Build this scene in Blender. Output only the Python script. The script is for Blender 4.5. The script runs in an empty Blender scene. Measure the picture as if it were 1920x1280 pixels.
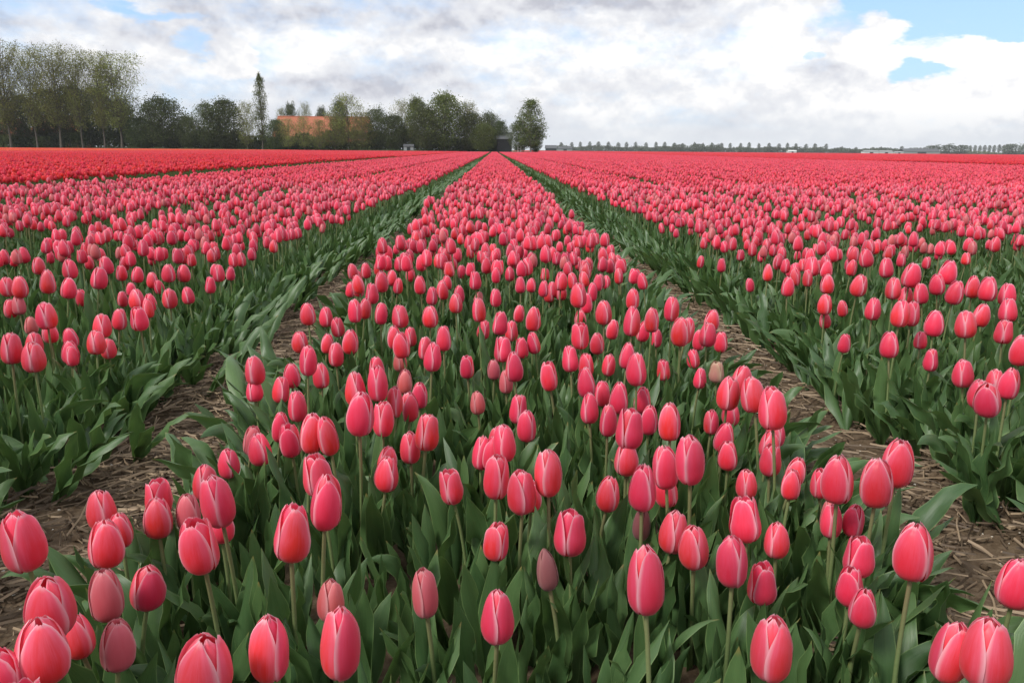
import bpy, math, random
import numpy as np
from mathutils import Vector, Matrix, Euler
random.seed(7); RNG = np.random.default_rng(7)
PI = math.pi
sc = bpy.context.scene
COL = sc.collection

# ------------------------------------------------------------------ camera
EYE = 0.80
PITCH, ROLL, YAW = math.radians(13.51), math.radians(0.46), math.radians(1.35)
F_PX = 1493.3
cy_, sy_ = math.cos(YAW), math.sin(YAW)
CF = Vector((sy_*math.cos(PITCH), cy_*math.cos(PITCH), -math.sin(PITCH)))
CR = Vector((cy_, -sy_, 0.0)); CU = CR.cross(CF)
CR2 = CR*math.cos(ROLL) + CU*math.sin(ROLL); CU2 = CR2.cross(CF)
cam_d = bpy.data.cameras.new("camera"); cam = bpy.data.objects.new("camera", cam_d); COL.objects.link(cam)
cam_d.sensor_width = 36.0; cam_d.lens = 36.0*F_PX/1920.0
cam_d.clip_start = 0.05; cam_d.clip_end = 12000
m = Matrix((CR2, CU2, -CF)).transposed().to_4x4(); m.translation = Vector((0, 0, EYE))
cam.matrix_world = m
sc.camera = cam

# ------------------------------------------------------------------ sky
SUN_EL, SUN_AZ = math.radians(48), math.radians(-125)      # azimuth clockwise from +Y (the view)
W = bpy.data.worlds.new("World"); sc.world = W; W.use_nodes = True
try: W.cycles.sampling_method = 'AUTOMATIC'
except Exception: pass
nt = W.node_tree; nt.nodes.clear()
class G:
    """small helper to write node maths"""
    def __init__(s, nt): s.nt = nt; s.n = nt.nodes; s.l = nt.links
    def node(s, t, **k):
        x = s.n.new(t)
        for a, b in k.items(): setattr(x, a, b)
        return x
    def put(s, sock, v):
        if isinstance(v, bpy.types.NodeSocket): s.l.new(v, sock)
        elif v is not None: sock.default_value = v
    def m(s, op, a, b=None, c=None, clamp=False):
        x = s.node('ShaderNodeMath', operation=op); x.use_clamp = clamp
        s.put(x.inputs[0], a)
        if b is not None: s.put(x.inputs[1], b)
        if c is not None: s.put(x.inputs[2], c)
        return x.outputs[0]
    def vm(s, op, a, b=None, sc_=None):
        x = s.node('ShaderNodeVectorMath', operation=op)
        s.put(x.inputs[0], a)
        if b is not None: s.put(x.inputs[1], b)
        if sc_ is not None: s.put(x.inputs['Scale'], sc_)
        return x.outputs[0]
    def noise(s, vec, scale, detail=4, rough=.5, dist=0, out=0):
        x = s.node('ShaderNodeTexNoise'); s.put(x.inputs['Vector'], vec)
        x.inputs['Scale'].default_value = scale; x.inputs['Detail'].default_value = detail
        x.inputs['Roughness'].default_value = rough; x.inputs['Distortion'].default_value = dist
        return x.outputs[out]
    def ss(s, v, a, b, lo=0., hi=1.):
        x = s.node('ShaderNodeMapRange', interpolation_type='SMOOTHSTEP')
        s.put(x.inputs['Value'], v); s.put(x.inputs['From Min'], a); s.put(x.inputs['From Max'], b)
        s.put(x.inputs['To Min'], lo); s.put(x.inputs['To Max'], hi)
        return x.outputs[0]
    def mix(s, f, a, b, bt='MIX'):
        x = s.node('ShaderNodeMix', data_type='RGBA', blend_type=bt)
        s.put(x.inputs[0], f); s.put(x.inputs[6], a); s.put(x.inputs[7], b)
        return x.outputs[2]
def rgb(r, g, b): return (r, g, b, 1.0)

g = G(nt)
tc = g.node('ShaderNodeTexCoord')
DIR = g.vm('NORMALIZE', tc.outputs['Generated'])
sep = g.node('ShaderNodeSeparateXYZ'); g.put(sep.inputs[0], DIR)
az0 = g.m('ARCTAN2', sep.outputs[0], sep.outputs[1])
el0 = g.m('ARCSINE', sep.outputs[2])
sky = g.node('ShaderNodeTexSky', sky_type='NISHITA')
sky.sun_disc = False; sky.sun_elevation = SUN_EL; sky.sun_rotation = SUN_AZ
sky.air_density = 1.0; sky.dust_density = 1.2; sky.ozone_density = 1.5
# cloud space: directions squeezed towards the horizon, as layers of cumulus look from below
def cloudvec(kx, kz, off=(0, 0, 0), lift=0.0):
    v = g.vm('MULTIPLY', DIR, (kx, kx, kz))
    return g.vm('ADD', v, (off[0], off[1], off[2]+lift*kz))
warp = g.noise(cloudvec(14, 34), 1.0, 5, .6, out=1)
warpc = g.vm('SUBTRACT', warp, (.5, .5, .5))
sw = g.node('ShaderNodeSeparateXYZ'); g.put(sw.inputs[0], warpc)
az = g.m('MULTIPLY_ADD', sw.outputs[0], .075, az0)
el = g.m('MULTIPLY_ADD', sw.outputs[1], .042, el0)
def blob(azc, elc, ra, re, soft=.55):
    dx = g.m('DIVIDE', g.m('SUBTRACT', az, azc), ra)
    dy = g.m('DIVIDE', g.m('SUBTRACT', el, elc), re)
    q = g.m('ADD', g.m('MULTIPLY', dx, dx), g.m('MULTIPLY', dy, dy))
    return g.ss(q, 1.0+soft, 1.0-soft)
def px2dir(px, py):
    d = (CF + CR2*((px-960)/F_PX) + CU2*((640-py)/F_PX)).normalized()
    return math.atan2(d.x, d.y), math.asin(d.z)
def pblob(px, py, rx, ry, soft=.55):
    a, e = px2dir(px, py); return blob(a, e, rx/F_PX, ry/F_PX, soft)
def acc(items):
    t = None
    for amt, b in items:
        t = g.m('MULTIPLY', b, amt) if t is None else g.m('MULTIPLY_ADD', b, amt, t)
    return t
n_big = g.noise(cloudvec(3.2, 9, (3.1, .4, 7.7)), 1.0, 4, .5)
cov_n = g.noise(cloudvec(7, 19, (1.7, 5.2, .3)), 1.0, 7, .58)
cov = g.m('ADD', g.m('MULTIPLY', cov_n, .8), g.m('MULTIPLY', n_big, .5))
holes = acc([(-.62, pblob(1815, 20, 190, 50, .95)), (-.5, pblob(1705, 112, 66, 40, .95)), (-.40, pblob(1640, 6, 60, 14, .9)),
             (-.26, pblob(362, 82, 30, 22, .95)), (-.26, pblob(300, 22, 60, 9, .95)), (-.26, pblob(218, 4, 26, 8, .95)),
             (-.22, pblob(1522, 102, 16, 6, .9)), (-.26, pblob(1745, 136, 60, 18, .98)),
             (.62, pblob(1790, 88, 86, 20, .7)), (.5, pblob(1885, 92, 46, 20, .7)), (.6, pblob(1850, 178, 120, 36, .6)),
             (.5, pblob(1640, 100, 40, 60, .7)), (.2, pblob(1740, 40, 80, 7, .9)), (.3, pblob(430, 110, 40, 30, .8))])
cov = g.m('ADD', cov, holes)
p1_ = g.noise(cloudvec(26, 44, (4.3, 6.2, 2.1)), 1.0, 6, .62)
cover = g.ss(g.m('ADD', cov, g.m('MULTIPLY', g.m('SUBTRACT', p1_, .5), .35)), .30, .72)
# light and shade inside the clouds: the upper sides of the heaps are bright, the bases grey
p1 = g.noise(cloudvec(12, 16, (9.3, 2.2, 4.1)), 1.0, 8, .56, .15)
p2 = g.noise(cloudvec(12, 16, (9.3, 2.2, 4.1), .018), 1.0, 8, .56, .15)
puff = g.m('MULTIPLY', g.m('SUBTRACT', p1, p2), 2.1)
p3 = g.noise(cloudvec(30, 38, (5.3, 1.2, 3.1)), 1.0, 6, .55)
p4 = g.noise(cloudvec(30, 38, (5.3, 1.2, 3.1), .007), 1.0, 6, .55)
puff = g.m('ADD', puff, g.m('MULTIPLY', g.m('SUBTRACT', p3, p4), 1.1))
soft = g.noise(cloudvec(6, 15, (2.3, 8.2, 1.1)), 1.0, 3, .45)
bri = g.m('ADD', g.m('ADD', puff, .58), g.m('MULTIPLY', g.m('SUBTRACT', soft, .5), .6))
bri = g.m('ADD', bri, g.m('MULTIPLY', g.m('SUBTRACT', n_big, .5), .7))
bri = g.m('ADD', bri, acc([(.42, pblob(515, 98, 75, 42, .9)), (.42, pblob(1450, 82, 55, 50, .9)), (.16, pblob(1180, 90, 230, 60, .95)),
                           (.45, pblob(1800, 88, 140, 30, .9)), (.38, pblob(1850, 180, 130, 50, .9)), (.22, pblob(930, 110, 90, 50, .95)),
                           (.2, pblob(200, 90, 110, 22, .9)), (.3, pblob(1650, 100, 50, 50, .9)), (.15, pblob(1400, 190, 300, 40, .95)),
                           (-.42, pblob(1085, 4, 200, 18, .95)), (-.3, pblob(1270, 32, 80, 16, .95)), (-.25, pblob(470, 22, 150, 22, .95)),
                           (-.22, pblob(110, 40, 150, 34, .95)), (-.16, pblob(700, 150, 200, 40, .95)), (-.12, pblob(820, 50, 150, 40, .95)),
                           (-.12, pblob(560, 165, 320, 22, .95)), (-.16, pblob(1490, 60, 50, 10, .95)), (-.10, pblob(1330, 130, 120, 24, .95))]))
bri = g.m('MULTIPLY', bri, 1.0, clamp=True)
ramp = g.node('ShaderNodeValToRGB'); g.put(ramp.inputs[0], bri)
els = ramp.color_ramp.elements
els[0].position = 0.0; els[0].color = rgb(.49, .50, .56)
els[1].position = 1.0; els[1].color = rgb(.96, .945, .93)
e = els.new(.35); e.color = rgb(.66, .67, .715)
e = els.new(.62); e.color = rgb(.75, .76, .79)
low = g.ss(el0, -.01, .075)
ccol = g.mix(g.m('MULTIPLY', g.m('SUBTRACT', 1.0, low), .85), ramp.outputs[0], rgb(.67, .71, .76))
# the Nishita blue is paled by thin high cloud
blue = g.mix(.55, g.mix(1.0, sky.outputs[0], rgb(1.25, 1.4, 1.7), 'MULTIPLY'), rgb(4.4, 6.6, 9.6))
cl10 = g.mix(1.0, ccol, rgb(10, 10, 10), 'MULTIPLY')
covf = g.m('MAXIMUM', cover, g.ss(el0, .06, .02))
skyc = g.mix(covf, blue, cl10)
below = g.ss(el0, -.01, -.03)
skyc = g.mix(below, skyc, rgb(2.2, 2.3, 2.0))
bg = g.node('ShaderNodeBackground'); g.put(bg.inputs[0], skyc); bg.inputs[1].default_value = 0.1
wo = g.node('ShaderNodeOutputWorld'); g.l.new(bg.outputs[0], wo.inputs[0])

sd = bpy.data.lights.new("sun", 'SUN'); sd.energy = 2.4; sd.angle = math.radians(14); sd.color = (1, .96, .9)
sun = bpy.data.objects.new("sun", sd); COL.objects.link(sun)
to_sun = Vector((math.sin(SUN_AZ)*math.cos(SUN_EL), math.cos(SUN_AZ)*math.cos(SUN_EL), math.sin(SUN_EL)))
sun.rotation_euler = to_sun.to_track_quat('Z', 'Y').to_euler()
vs = sc.view_settings; vs.view_transform = 'Standard'; vs.look = 'None'; vs.gamma = 1; vs.use_curve_mapping = False
vs.exposure = 0.25
sc.render.engine = 'CYCLES'
sc.cycles.max_bounces = 8; sc.cycles.transmission_bounces = 6; sc.cycles.diffuse_bounces = 3

# ------------------------------------------------------------------ object helpers
def tag(o, label=None, cat=None, group=None, kind=None):
    if label: o['label'] = label
    if cat: o['category'] = cat
    if group: o['group'] = group
    if kind: o['kind'] = kind
    return o
def link(o, parent=None):
    COL.objects.link(o)
    if parent is not None: o.parent = parent
    return o
def empty(name, loc=(0, 0, 0), rz=0.0):
    o = bpy.data.objects.new(name, None); o.location = loc; o.rotation_euler = (0, 0, rz); o.empty_display_size = .1
    return link(o)
def inst(name, me, parent=None):
    return link(bpy.data.objects.new(name, me), parent)
class MB:
    """collects verts / faces / per-vertex attributes, gives one mesh"""
    def __init__(s): s.v = []; s.f = []; s.mi = []; s.pc = []; s.n = 0
    def add(s, V, Fc, mi=0, pc=None):
        V = np.asarray(V, float).reshape(-1, 3); k = len(V)
        s.v.append(V); s.f += [tuple(int(i)+s.n for i in q) for q in Fc]; s.mi += [mi]*len(Fc)
        if pc is None: pc = np.zeros((k, 4))
        s.pc.append(np.asarray(pc, float).reshape(-1, 4)); s.n += k
    def box(s, a, b, mi=0, M=None):
        x0, y0, z0 = a; x1, y1, z1 = b
        V = np.array([(x0,y0,z0),(x1,y0,z0),(x1,y1,z0),(x0,y1,z0),(x0,y0,z1),(x1,y0,z1),(x1,y1,z1),(x0,y1,z1)], float)
        if M is not None: V = np.array([M @ Vector(p) for p in V])
        s.add(V, [(0,3,2,1),(4,5,6,7),(0,1,5,4),(1,2,6,5),(2,3,7,6),(3,0,4,7)], mi)
    def tube(s, P, R, n=5, mi=0, pc=None):
        P = np.asarray(P, float); K = len(P); V = []; A = []
        for i in range(K):
            t = P[min(i+1, K-1)]-P[max(i-1, 0)]; t = t/(np.linalg.norm(t)+1e-9)
            a = np.cross(t, (0, 1, 0) if abs(t[1]) < .8 else (1, 0, 0)); a /= np.linalg.norm(a); b = np.cross(t, a)
            for j in range(n):
                q = 2*PI*j/n; V.append(P[i]+R[i]*(math.cos(q)*a+math.sin(q)*b)); A.append((0, i/(K-1), 0, pc or 0))
        Fc = [(i*n+j, i*n+(j+1) % n, (i+1)*n+(j+1) % n, (i+1)*n+j) for i in range(K-1) for j in range(n)]
        s.add(V, Fc, mi, A)
    def build(s, name, mats, smooth=True):
        me = bpy.data.meshes.new(name)
        V = np.concatenate(s.v); me.from_pydata(V.tolist(), [], s.f)
        for mt in (mats if isinstance(mats, (list, tuple)) else [mats]): me.materials.append(mt)
        me.polygons.foreach_set('material_index', s.mi)
        me.polygons.foreach_set('use_smooth', [smooth]*len(s.f))
        a = me.attributes.new('pc', 'FLOAT_COLOR', 'POINT'); a.data.foreach_set('color', np.concatenate(s.pc).astype(np.float32).ravel())
        me.update(); return me

# ------------------------------------------------------------------ materials
def newmat(name):
    mt = bpy.data.materials.new(name); mt.use_nodes = True; mt.node_tree.nodes.clear()
    return mt, G(mt.node_tree)
def finish(mt, g, base, rough=.5, spec=.5, transl=0.0, tcol=None, bump=None, bstr=.3, bdist=.01, sheen=0):
    p = g.node('ShaderNodeBsdfPrincipled'); g.put(p.inputs['Base Color'], base); g.put(p.inputs['Roughness'], rough)
    g.put(p.inputs['Specular IOR Level'], spec)
    if sheen: p.inputs['Sheen Weight'].default_value = sheen
    nrm = None
    if bump is not None:
        b = g.node('ShaderNodeBump'); g.put(b.inputs['Height'], bump); b.inputs['Strength'].default_value = bstr; b.inputs['Distance'].default_value = bdist
        g.l.new(b.outputs[0], p.inputs['Normal']); nrm = b.outputs[0]
    o = g.node('ShaderNodeOutputMaterial'); out = p.outputs[0]
    if transl:
        t = g.node('ShaderNodeBsdfTranslucent'); g.put(t.inputs[0], tcol if tcol is not None else base)
        x = g.node('ShaderNodeMixShader'); x.inputs[0].default_value = transl
        g.l.new(out, x.inputs[1]); g.l.new(t.outputs[0], x.inputs[2]); out = x.outputs[0]
    g.l.new(out, o.inputs[0]); return mt
def plain(name, c, rough=.7, spec=.3, var=.25, scale=3.0):
    mt, g = newmat(name); t = g.node('ShaderNodeTexCoord')
    n = g.noise(t.outputs['Object'], scale, 5, .6)
    col = g.mix(g.ss(n, .3, .7), rgb(*[x*(1-var) for x in c]), rgb(*[min(1, x*(1+var)) for x in c]))
    return finish(mt, g, col, rough, spec, bump=n, bstr=.2, bdist=.02)

def petal_mat(name, core, flank, edge, base, dull=0.0, far=False):
    """pc = (signed distance across the petal, height along it, 1 outer / 0 inner, random per bloom)"""
    mt, g = newmat(name)
    at = g.node('ShaderNodeAttribute', attribute_name='pc'); sp = g.node('ShaderNodeSeparateColor'); g.l.new(at.outputs['Color'], sp.inputs[0])
    w, v, outer, rn = sp.outputs[0], sp.outputs[1], sp.outputs[2], at.outputs['Alpha']
    oi = g.node('ShaderNodeObjectInfo')
    rnd = g.m('FRACT', g.m('ADD', rn, g.m('MULTIPLY', oi.outputs['Random'], .999 if far else .35)))
    k_far = .45 if far else 1.0
    aw = g.m('ABSOLUTE', w)
    cb = g.node('ShaderNodeCombineXYZ'); g.put(cb.inputs[0], g.m('MULTIPLY', w, 26)); g.put(cb.inputs[1], g.m('MULTIPLY', v, 2.2)); g.put(cb.inputs[2], g.m('MULTIPLY', rn, 31))
    streak = g.noise(cb.outputs[0], 1.0, 4, .65)
    cb2 = g.node('ShaderNodeCombineXYZ'); g.put(cb2.inputs[0], g.m('MULTIPLY', w, 3)); g.put(cb2.inputs[1], g.m('MULTIPLY', v, 3)); g.put(cb2.inputs[2], g.m('MULTIPLY', rn, 17))
    blot = g.noise(cb2.outputs[0], 1.0, 3, .5)
    fl = g.m('ADD', g.ss(aw, .25, .95, 0, .65), g.ss(v, .25, 1.0, 0, .60))  # pinker margins; the extra pink towards the top paints in a top-lit look
    fl = g.m('ADD', fl, g.m('MULTIPLY', g.m('SUBTRACT', blot, .5), .9))
    fl = g.m('ADD', fl, g.m('MULTIPLY', g.m('SUBTRACT', streak, .5), .85), clamp=True)
    fl = g.m('MULTIPLY', fl, g.m('MULTIPLY_ADD', rnd, .7*k_far, .45*(.5+.5*k_far)), clamp=True)
    col = g.mix(fl, core, flank)
    ed = g.m('ADD', g.m('MULTIPLY', g.ss(aw, .74, 1.01), .70*k_far), g.m('MULTIPLY', g.ss(v, .93, 1.0), .5*k_far), clamp=True)
    ed = g.m('MULTIPLY', ed, g.ss(v, .05, .35), clamp=True)
    ed = g.m('MULTIPLY', ed, g.m('MULTIPLY_ADD', streak, .7, .6), clamp=True)
    col = g.mix(ed, col, edge)
    col = g.mix(g.m('MULTIPLY', g.ss(v, .16, 0.0), .7), col, base)
    hs = g.node('ShaderNodeHueSaturation'); g.put(hs.inputs['Color'], col)
    g.put(hs.inputs['Hue'], g.m('MULTIPLY_ADD', rnd, .014, .492)); hs.inputs['Saturation'].default_value = 1.0-dull
    g.put(hs.inputs['Value'], g.m('MULTIPLY_ADD', g.m('FRACT', g.m('MULTIPLY', rnd, 7.3)), .34, .80))
    return finish(mt, g, hs.outputs[0], .40, .42, transl=.28, bump=None if far else streak, bstr=.12, bdist=.0015, sheen=.15)

M = {}
PK = dict(core=rgb(.90, .037, .064), flank=rgb(.95, .145, .25), edge=rgb(.97, .64, .70), base=rgb(.55, .03, .055))
M['petal'] = petal_mat('pink_petal', **PK)
M['petal_far'] = petal_mat('pink_petal_distant', far=True, **PK)
M['petal_dull'] = petal_mat('dull_pink_petal', rgb(.70, .06, .075), rgb(.78, .16, .19), rgb(.80, .42, .42), rgb(.30, .06, .05), .08)
M['petal_bud'] = petal_mat('bud_petal', rgb(.36, .07, .075), rgb(.42, .12, .12), rgb(.5, .2, .17), rgb(.16, .10, .05), .15)
M['petal_pale'] = petal_mat('pale_striped_petal', rgb(.60, .26, .22), rgb(.66, .48, .30), rgb(.75, .62, .42), rgb(.6, .5, .2))
RD = dict(core=rgb(.82, .016, .032), flank=rgb(.88, .05, .08), edge=rgb(.92, .20, .20), base=rgb(.5, .02, .02))
M['red_far'] = petal_mat('red_petal', far=True, **RD)
M['orange_far'] = petal_mat('orange_petal', rgb(.88, .085, .02), rgb(.9, .16, .05), rgb(.9, .3, .12), rgb(.6, .06, .02), far=True)

def leaf_mat(name, dark, lite):
    mt, g = newmat(name)
    at = g.node('ShaderNodeAttribute', attribute_name='pc'); sp = g.node('ShaderNodeSeparateColor'); g.l.new(at.outputs['Color'], sp.inputs[0])
    w, v, rn = sp.outputs[0], sp.outputs[1], at.outputs['Alpha']
    oi = g.node('ShaderNodeObjectInfo'); rnd = g.m('FRACT', g.m('ADD', rn, oi.outputs['Random']))
    aw = g.m('ABSOLUTE', w)
    cb = g.node('ShaderNodeCombineXYZ'); g.put(cb.inputs[0], g.m('MULTIPLY', w, 20)); g.put(cb.inputs[1], g.m('MULTIPLY', v, 1.6)); g.put(cb.inputs[2], g.m('MULTIPLY', rn, 23))
    vein = g.noise(cb.outputs[0], 1.0, 3, .6)
    cb2 = g.node('ShaderNodeCombineXYZ'); g.put(cb2.inputs[0], g.m('MULTIPLY', w, 1.5)); g.put(cb2.inputs[1], g.m('MULTIPLY', v, 5)); g.put(cb2.inputs[2], g.m('MULTIPLY', rn, 13))
    blot = g.noise(cb2.outputs[0], 1.0, 5, .6)
    f = g.m('ADD', g.m('MULTIPLY', vein, .7), g.m('MULTIPLY', blot, .5))
    f = g.m('ADD', f, g.m('MULTIPLY_ADD', rnd, .5, -.35), clamp=True)
    col = g.mix(f, dark, lite)
    ed = g.m('MULTIPLY', g.ss(aw, .90, 1.0), .75)
    col = g.mix(ed, col, rgb(.24, .36, .13))
    tip = g.m('MULTIPLY', g.ss(g.m('MULTIPLY_ADD', blot, .05, v), .965, 1.02), g.ss(rnd, .45, .9))
    col = g.mix(tip, col, rgb(.26, .22, .07))
    return finish(mt, g, col, g.m('MULTIPLY_ADD', blot, .2, .30), .5, transl=.26, tcol=g.mix(.5, col, rgb(.12, .22, .03)), bump=vein, bstr=.4, bdist=.001)
M['leaf'] = leaf_mat('tulip_leaf', rgb(.034, .088, .031), rgb(.125, .22, .075))
def stem_mat():
    mt, g = newmat('tulip_stem')
    at = g.node('ShaderNodeAttribute', attribute_name='pc'); sp = g.node('ShaderNodeSeparateColor'); g.l.new(at.outputs['Color'], sp.inputs[0])
    t = g.node('ShaderNodeTexCoord'); n = g.noise(t.outputs['Object'], 60, 3, .5)
    oi = g.node('ShaderNodeObjectInfo')
    c = g.mix(n, rgb(.13, .19, .065), rgb(.20, .26, .105))
    c = g.mix(g.m('MULTIPLY', g.ss(sp.outputs[1], .5, 1.0), g.m('MULTIPLY_ADD', oi.outputs['Random'], .5, .15)), c, rgb(.21, .13, .08))
    return finish(mt, g, c, .5, .35)
M['stem'] = stem_mat()

# ------------------------------------------------------------------ tulip geometry (unit: bloom height 1, base at 0)
def cub(xs, ys, t):
    xs = np.array(xs, float); ys = np.array(ys, float); d = np.gradient(ys, xs)
    i = np.clip(np.searchsorted(xs, t)-1, 0, len(xs)-2); h = xs[i+1]-xs[i]; u = (t-xs[i])/h
    return ((2*u**3-3*u**2+1)*ys[i] + (u**3-2*u**2+u)*h*d[i] + (-2*u**3+3*u**2)*ys[i+1] + (u**3-u**2)*h*d[i+1])
def petal_arrays(rng, outer, ang, wr, top, nw, nv, amax=1.08, seed=0.0, pt=.0, fat=0.0, sp=1.0, low=.0):
    """one petal: a strip of the bloom's egg shaped surface, the inner three one layer further in"""
    t = np.linspace(0, 1, nv)**.92; w = np.linspace(-1, 1, nw)
    w = np.sign(w)*np.abs(w)**.8
    R = wr*.5
    v = t*(rng.uniform(.93, 1.0) if outer else rng.uniform(.97, 1.01)); v = np.minimum(v, 1.0)
    rad = cub([0, .07, .2, .38-low, .6, .8, .92, 1.0], [.10, .52, .87, 1.0, .94+fat, .73+fat+top*.22, .49+fat*.5+top*.45, .22+top*.72], v)*R
    if not outer: rad = np.maximum(rad-.085*R, rad*.35)
    A = cub([0, .12, .35, .6, .8, .92, 1.0], [.5, .85, 1.02, 1.0, .84, .60+.08*pt, .24], t)*amax*rng.uniform(.97, 1.05)
    z = cub([0, .07, .2, .5, .8, 1.0], [0, .02, .125, .46, .80, 1.0], v)
    ph = rng.uniform(0, 6.28)
    Wg, Tg = np.meshgrid(w, t)
    RR, AA, ZZ = rad[:, None]+0*Wg, A[:, None]+0*Wg, z[:, None]+0*Wg
    phi = ang + Wg*AA + .03*np.sin(5*Tg+ph)
    edge = np.abs(Wg)**5
    r = RR + R*(.030*sp*Wg + .012*edge)                                  # each petal laps over its neighbour on the same side
    r = r + R*.016*edge*np.sin(12*Tg+ph)*np.sin(Tg*PI)
    if outer:
        r = r + R*np.maximum(0, Tg-.75)/.25*rng.uniform(0, .10+.25*max(0, top))*(1-.6*np.abs(Wg))
        r = r + R*rng.uniform(0, .07)*np.clip((Tg-.3)/.5, 0, 1)*np.clip(Wg*sp, 0, 1)**2     # a free margin that stands off a little
    r = r - .012*R*np.exp(-(Wg/.14)**2)*np.sin(Tg*PI)
    zz = ZZ - .018*edge*np.sin(10*Tg+ph*2)*(Tg > .3) + .014*np.sin(7*Wg+ph)*np.clip((Tg-.85)/.15, 0, 1)
    V = np.stack([r*np.cos(phi), r*np.sin(phi), zz], -1).reshape(-1, 3)
    pc = np.stack([Wg, Tg, np.full_like(Wg, 1.0 if outer else 0.0), np.full_like(Wg, seed)], -1).reshape(-1, 4)
    Fc = [(i*nw+j, i*nw+j+1, (i+1)*nw+j+1, (i+1)*nw+j) for i in range(nv-1) for j in range(nw-1)]
    return V, Fc, pc
def bloom_petals(rng, kind, nw, nv, wr=None):
    """six petals of one bloom, in the order outer x3, inner x3"""
    base = rng.uniform(0, 2*PI); seed = rng.uniform(0, 1)
    wr = wr or dict(c=.62, o=.70, d=.58, b=.40, s=.66, r=.78)[kind]
    top = dict(c=rng.uniform(-.12, .12), o=rng.uniform(.2, .5), d=rng.uniform(-.1, .1), b=-.3, s=.3, r=rng.uniform(.45, .85))[kind]
    am = dict(c=1.1, o=1.0, d=1.1, b=1.2, s=1.05, r=1.1)[kind]
    out = []; fat = rng.uniform(-.07, .05); sp = rng.choice([-1, 1]); low = rng.uniform(-.03, .06)
    for k in range(6):
        o = k < 3
        a = base + (k % 3)*2*PI/3 + (0 if o else PI/3) + rng.uniform(-.05, .05)
        out.append(petal_arrays(rng, o, a, wr*(1 if o else .98), top, nw, nv, am, seed, rng.uniform(0, 1), fat, sp, low))
    return out

def leaf_arrays(rng, L, hw, lean0, curl, nw=7, ns=15, wave=1.0, twist=0.6, seed=0.0, droop=0.0):
    """a tulip blade that rises from the origin, bends along +X"""
    s = np.linspace(0, 1, ns)
    th = lean0 + curl*s**1.6 + droop*np.clip(s-.55, 0, 1)**1.2*3.0
    side = rng.uniform(-.25, .25)
    ds = L/(ns-1)
    x = np.concatenate([[0], np.cumsum(np.sin(th[:-1])*ds)]); z = np.concatenate([[0], np.cumsum(np.cos(th[:-1])*ds)])
    y = side*L*s**2*.4
    wid = cub([0, .1, .3, .5, .72, .88, 1.0], [.42, .62, .95, 1.0, .78, .42, .0], s)*hw
    chan = .75*(1-s)**1.1+.18
    tw = twist*(s-.1)*rng.choice([-1, 1])
    f1 = rng.uniform(1.6, 3.2); f2 = rng.uniform(1.6, 3.2); q1, q2 = rng.uniform(0, 6.28, 2)
    w = np.linspace(-1, 1, nw); V = []; pc = []
    for i in range(ns):
        T = np.array([math.sin(th[i]), 0, math.cos(th[i])]); B = np.array([0, 1., 0]); N = np.cross(B, T)  # N: inner (upper) side
        ct, st = math.cos(tw[i]), math.sin(tw[i])
        B2 = ct*B+st*N; N2 = -st*B+ct*N
        for wj in w:
            fold = chan[i]*1.0*abs(wj)
            off = wid[i]*wj*math.cos(fold*.9); up = wid[i]*abs(wj)*math.sin(fold*.9)
            ff, qq = (f1, q1) if wj > 0 else (f2, q2)
            rip = wave*hw*.38*abs(wj)**2.2*math.sin(ff*2*PI*s[i]+qq)*min(1, s[i]*3)*min(1, (1-s[i])*4)
            P = np.array([x[i], y[i], z[i]]) + B2*off - N2*(-(up+rip))
            V.append(P); pc.append((wj, s[i], 0, seed))
    Fc = [(i*nw+j, i*nw+j+1, (i+1)*nw+j+1, (i+1)*nw+j) for i in range(ns-1) for j in range(nw-1)]
    return np.array(V), Fc, np.array(pc)
def rand_leaf(rng, nw, ns, big=1.0, spread=None):
    L = rng.uniform(.17, .27)*big; hw = rng.uniform(.014, .025)*big
    l0 = rng.uniform(.02, .30) if spread is None else spread*rng.uniform(.7, 1.2)
    r = rng.random()
    curl = rng.uniform(.0, .45); droop = 0
    if r > .82: droop = rng.uniform(.5, 1.3); curl += .2
    return leaf_arrays(rng, L, hw, l0, curl, nw, ns, rng.uniform(.5, 1.9), rng.uniform(0, 1.7), rng.random(), droop)

rs = np.random.default_rng(11)
LEAF = []
for k in range(18):
    b = MB(); V, Fc, pc = rand_leaf(rs, 7, 16); b.add(V, Fc, 0, pc); LEAF.append(b.build('leaf', M['leaf']))
LEAF_OUT = []
for k in range(8):
    b = MB(); V, Fc, pc = leaf_arrays(rs, rs.uniform(.20, .28), rs.uniform(.018, .028), rs.uniform(.2, .6), rs.uniform(.2, .8), 7, 17, rs.uniform(.8, 2.0), rs.uniform(.2, 1.4), rs.random(), rs.uniform(0, .9))
    b.add(V, Fc, 0, pc); LEAF_OUT.append(b.build('leaf', M['leaf']))
STEM = []
for k in range(7):
    b = MB(); bend = rs.uniform(0, .10); wob = rs.uniform(-.03, .03); t = np.linspace(0, 1, 8)
    P = np.stack([bend*t**2, wob*np.sin(t*PI), t], -1)
    # unit height; the radius is given in metres and the mesh is only stretched along z
    b.tube(P*np.array([.28, .28, 1]), .0034-.0006*t, 8); STEM.append((b.build('stem', M['stem']), bend*.28, math.atan(2*bend*.28/.26*.9)))
BLOOM = {}
for kind, mk, n in (('c', 'petal', 11), ('o', 'petal', 6), ('d', 'petal_dull', 4), ('b', 'petal_bud', 2), ('s', 'petal_pale', 1)):
    L = []
    for k in range(n):
        P = []
        wr = {'c': .56+.014*k, 'o': .62+.02*k, 'd': .54+.02*k}.get(kind)
        for V, Fc, pc in bloom_petals(rs, kind, 9, 13, wr):
            b = MB(); b.add(V, Fc, 0, pc); P.append(b.build('petal', M[mk]))
        L.append((P, wr or dict(b=.40, s=.66)[kind]))
    BLOOM[kind] = L

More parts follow.
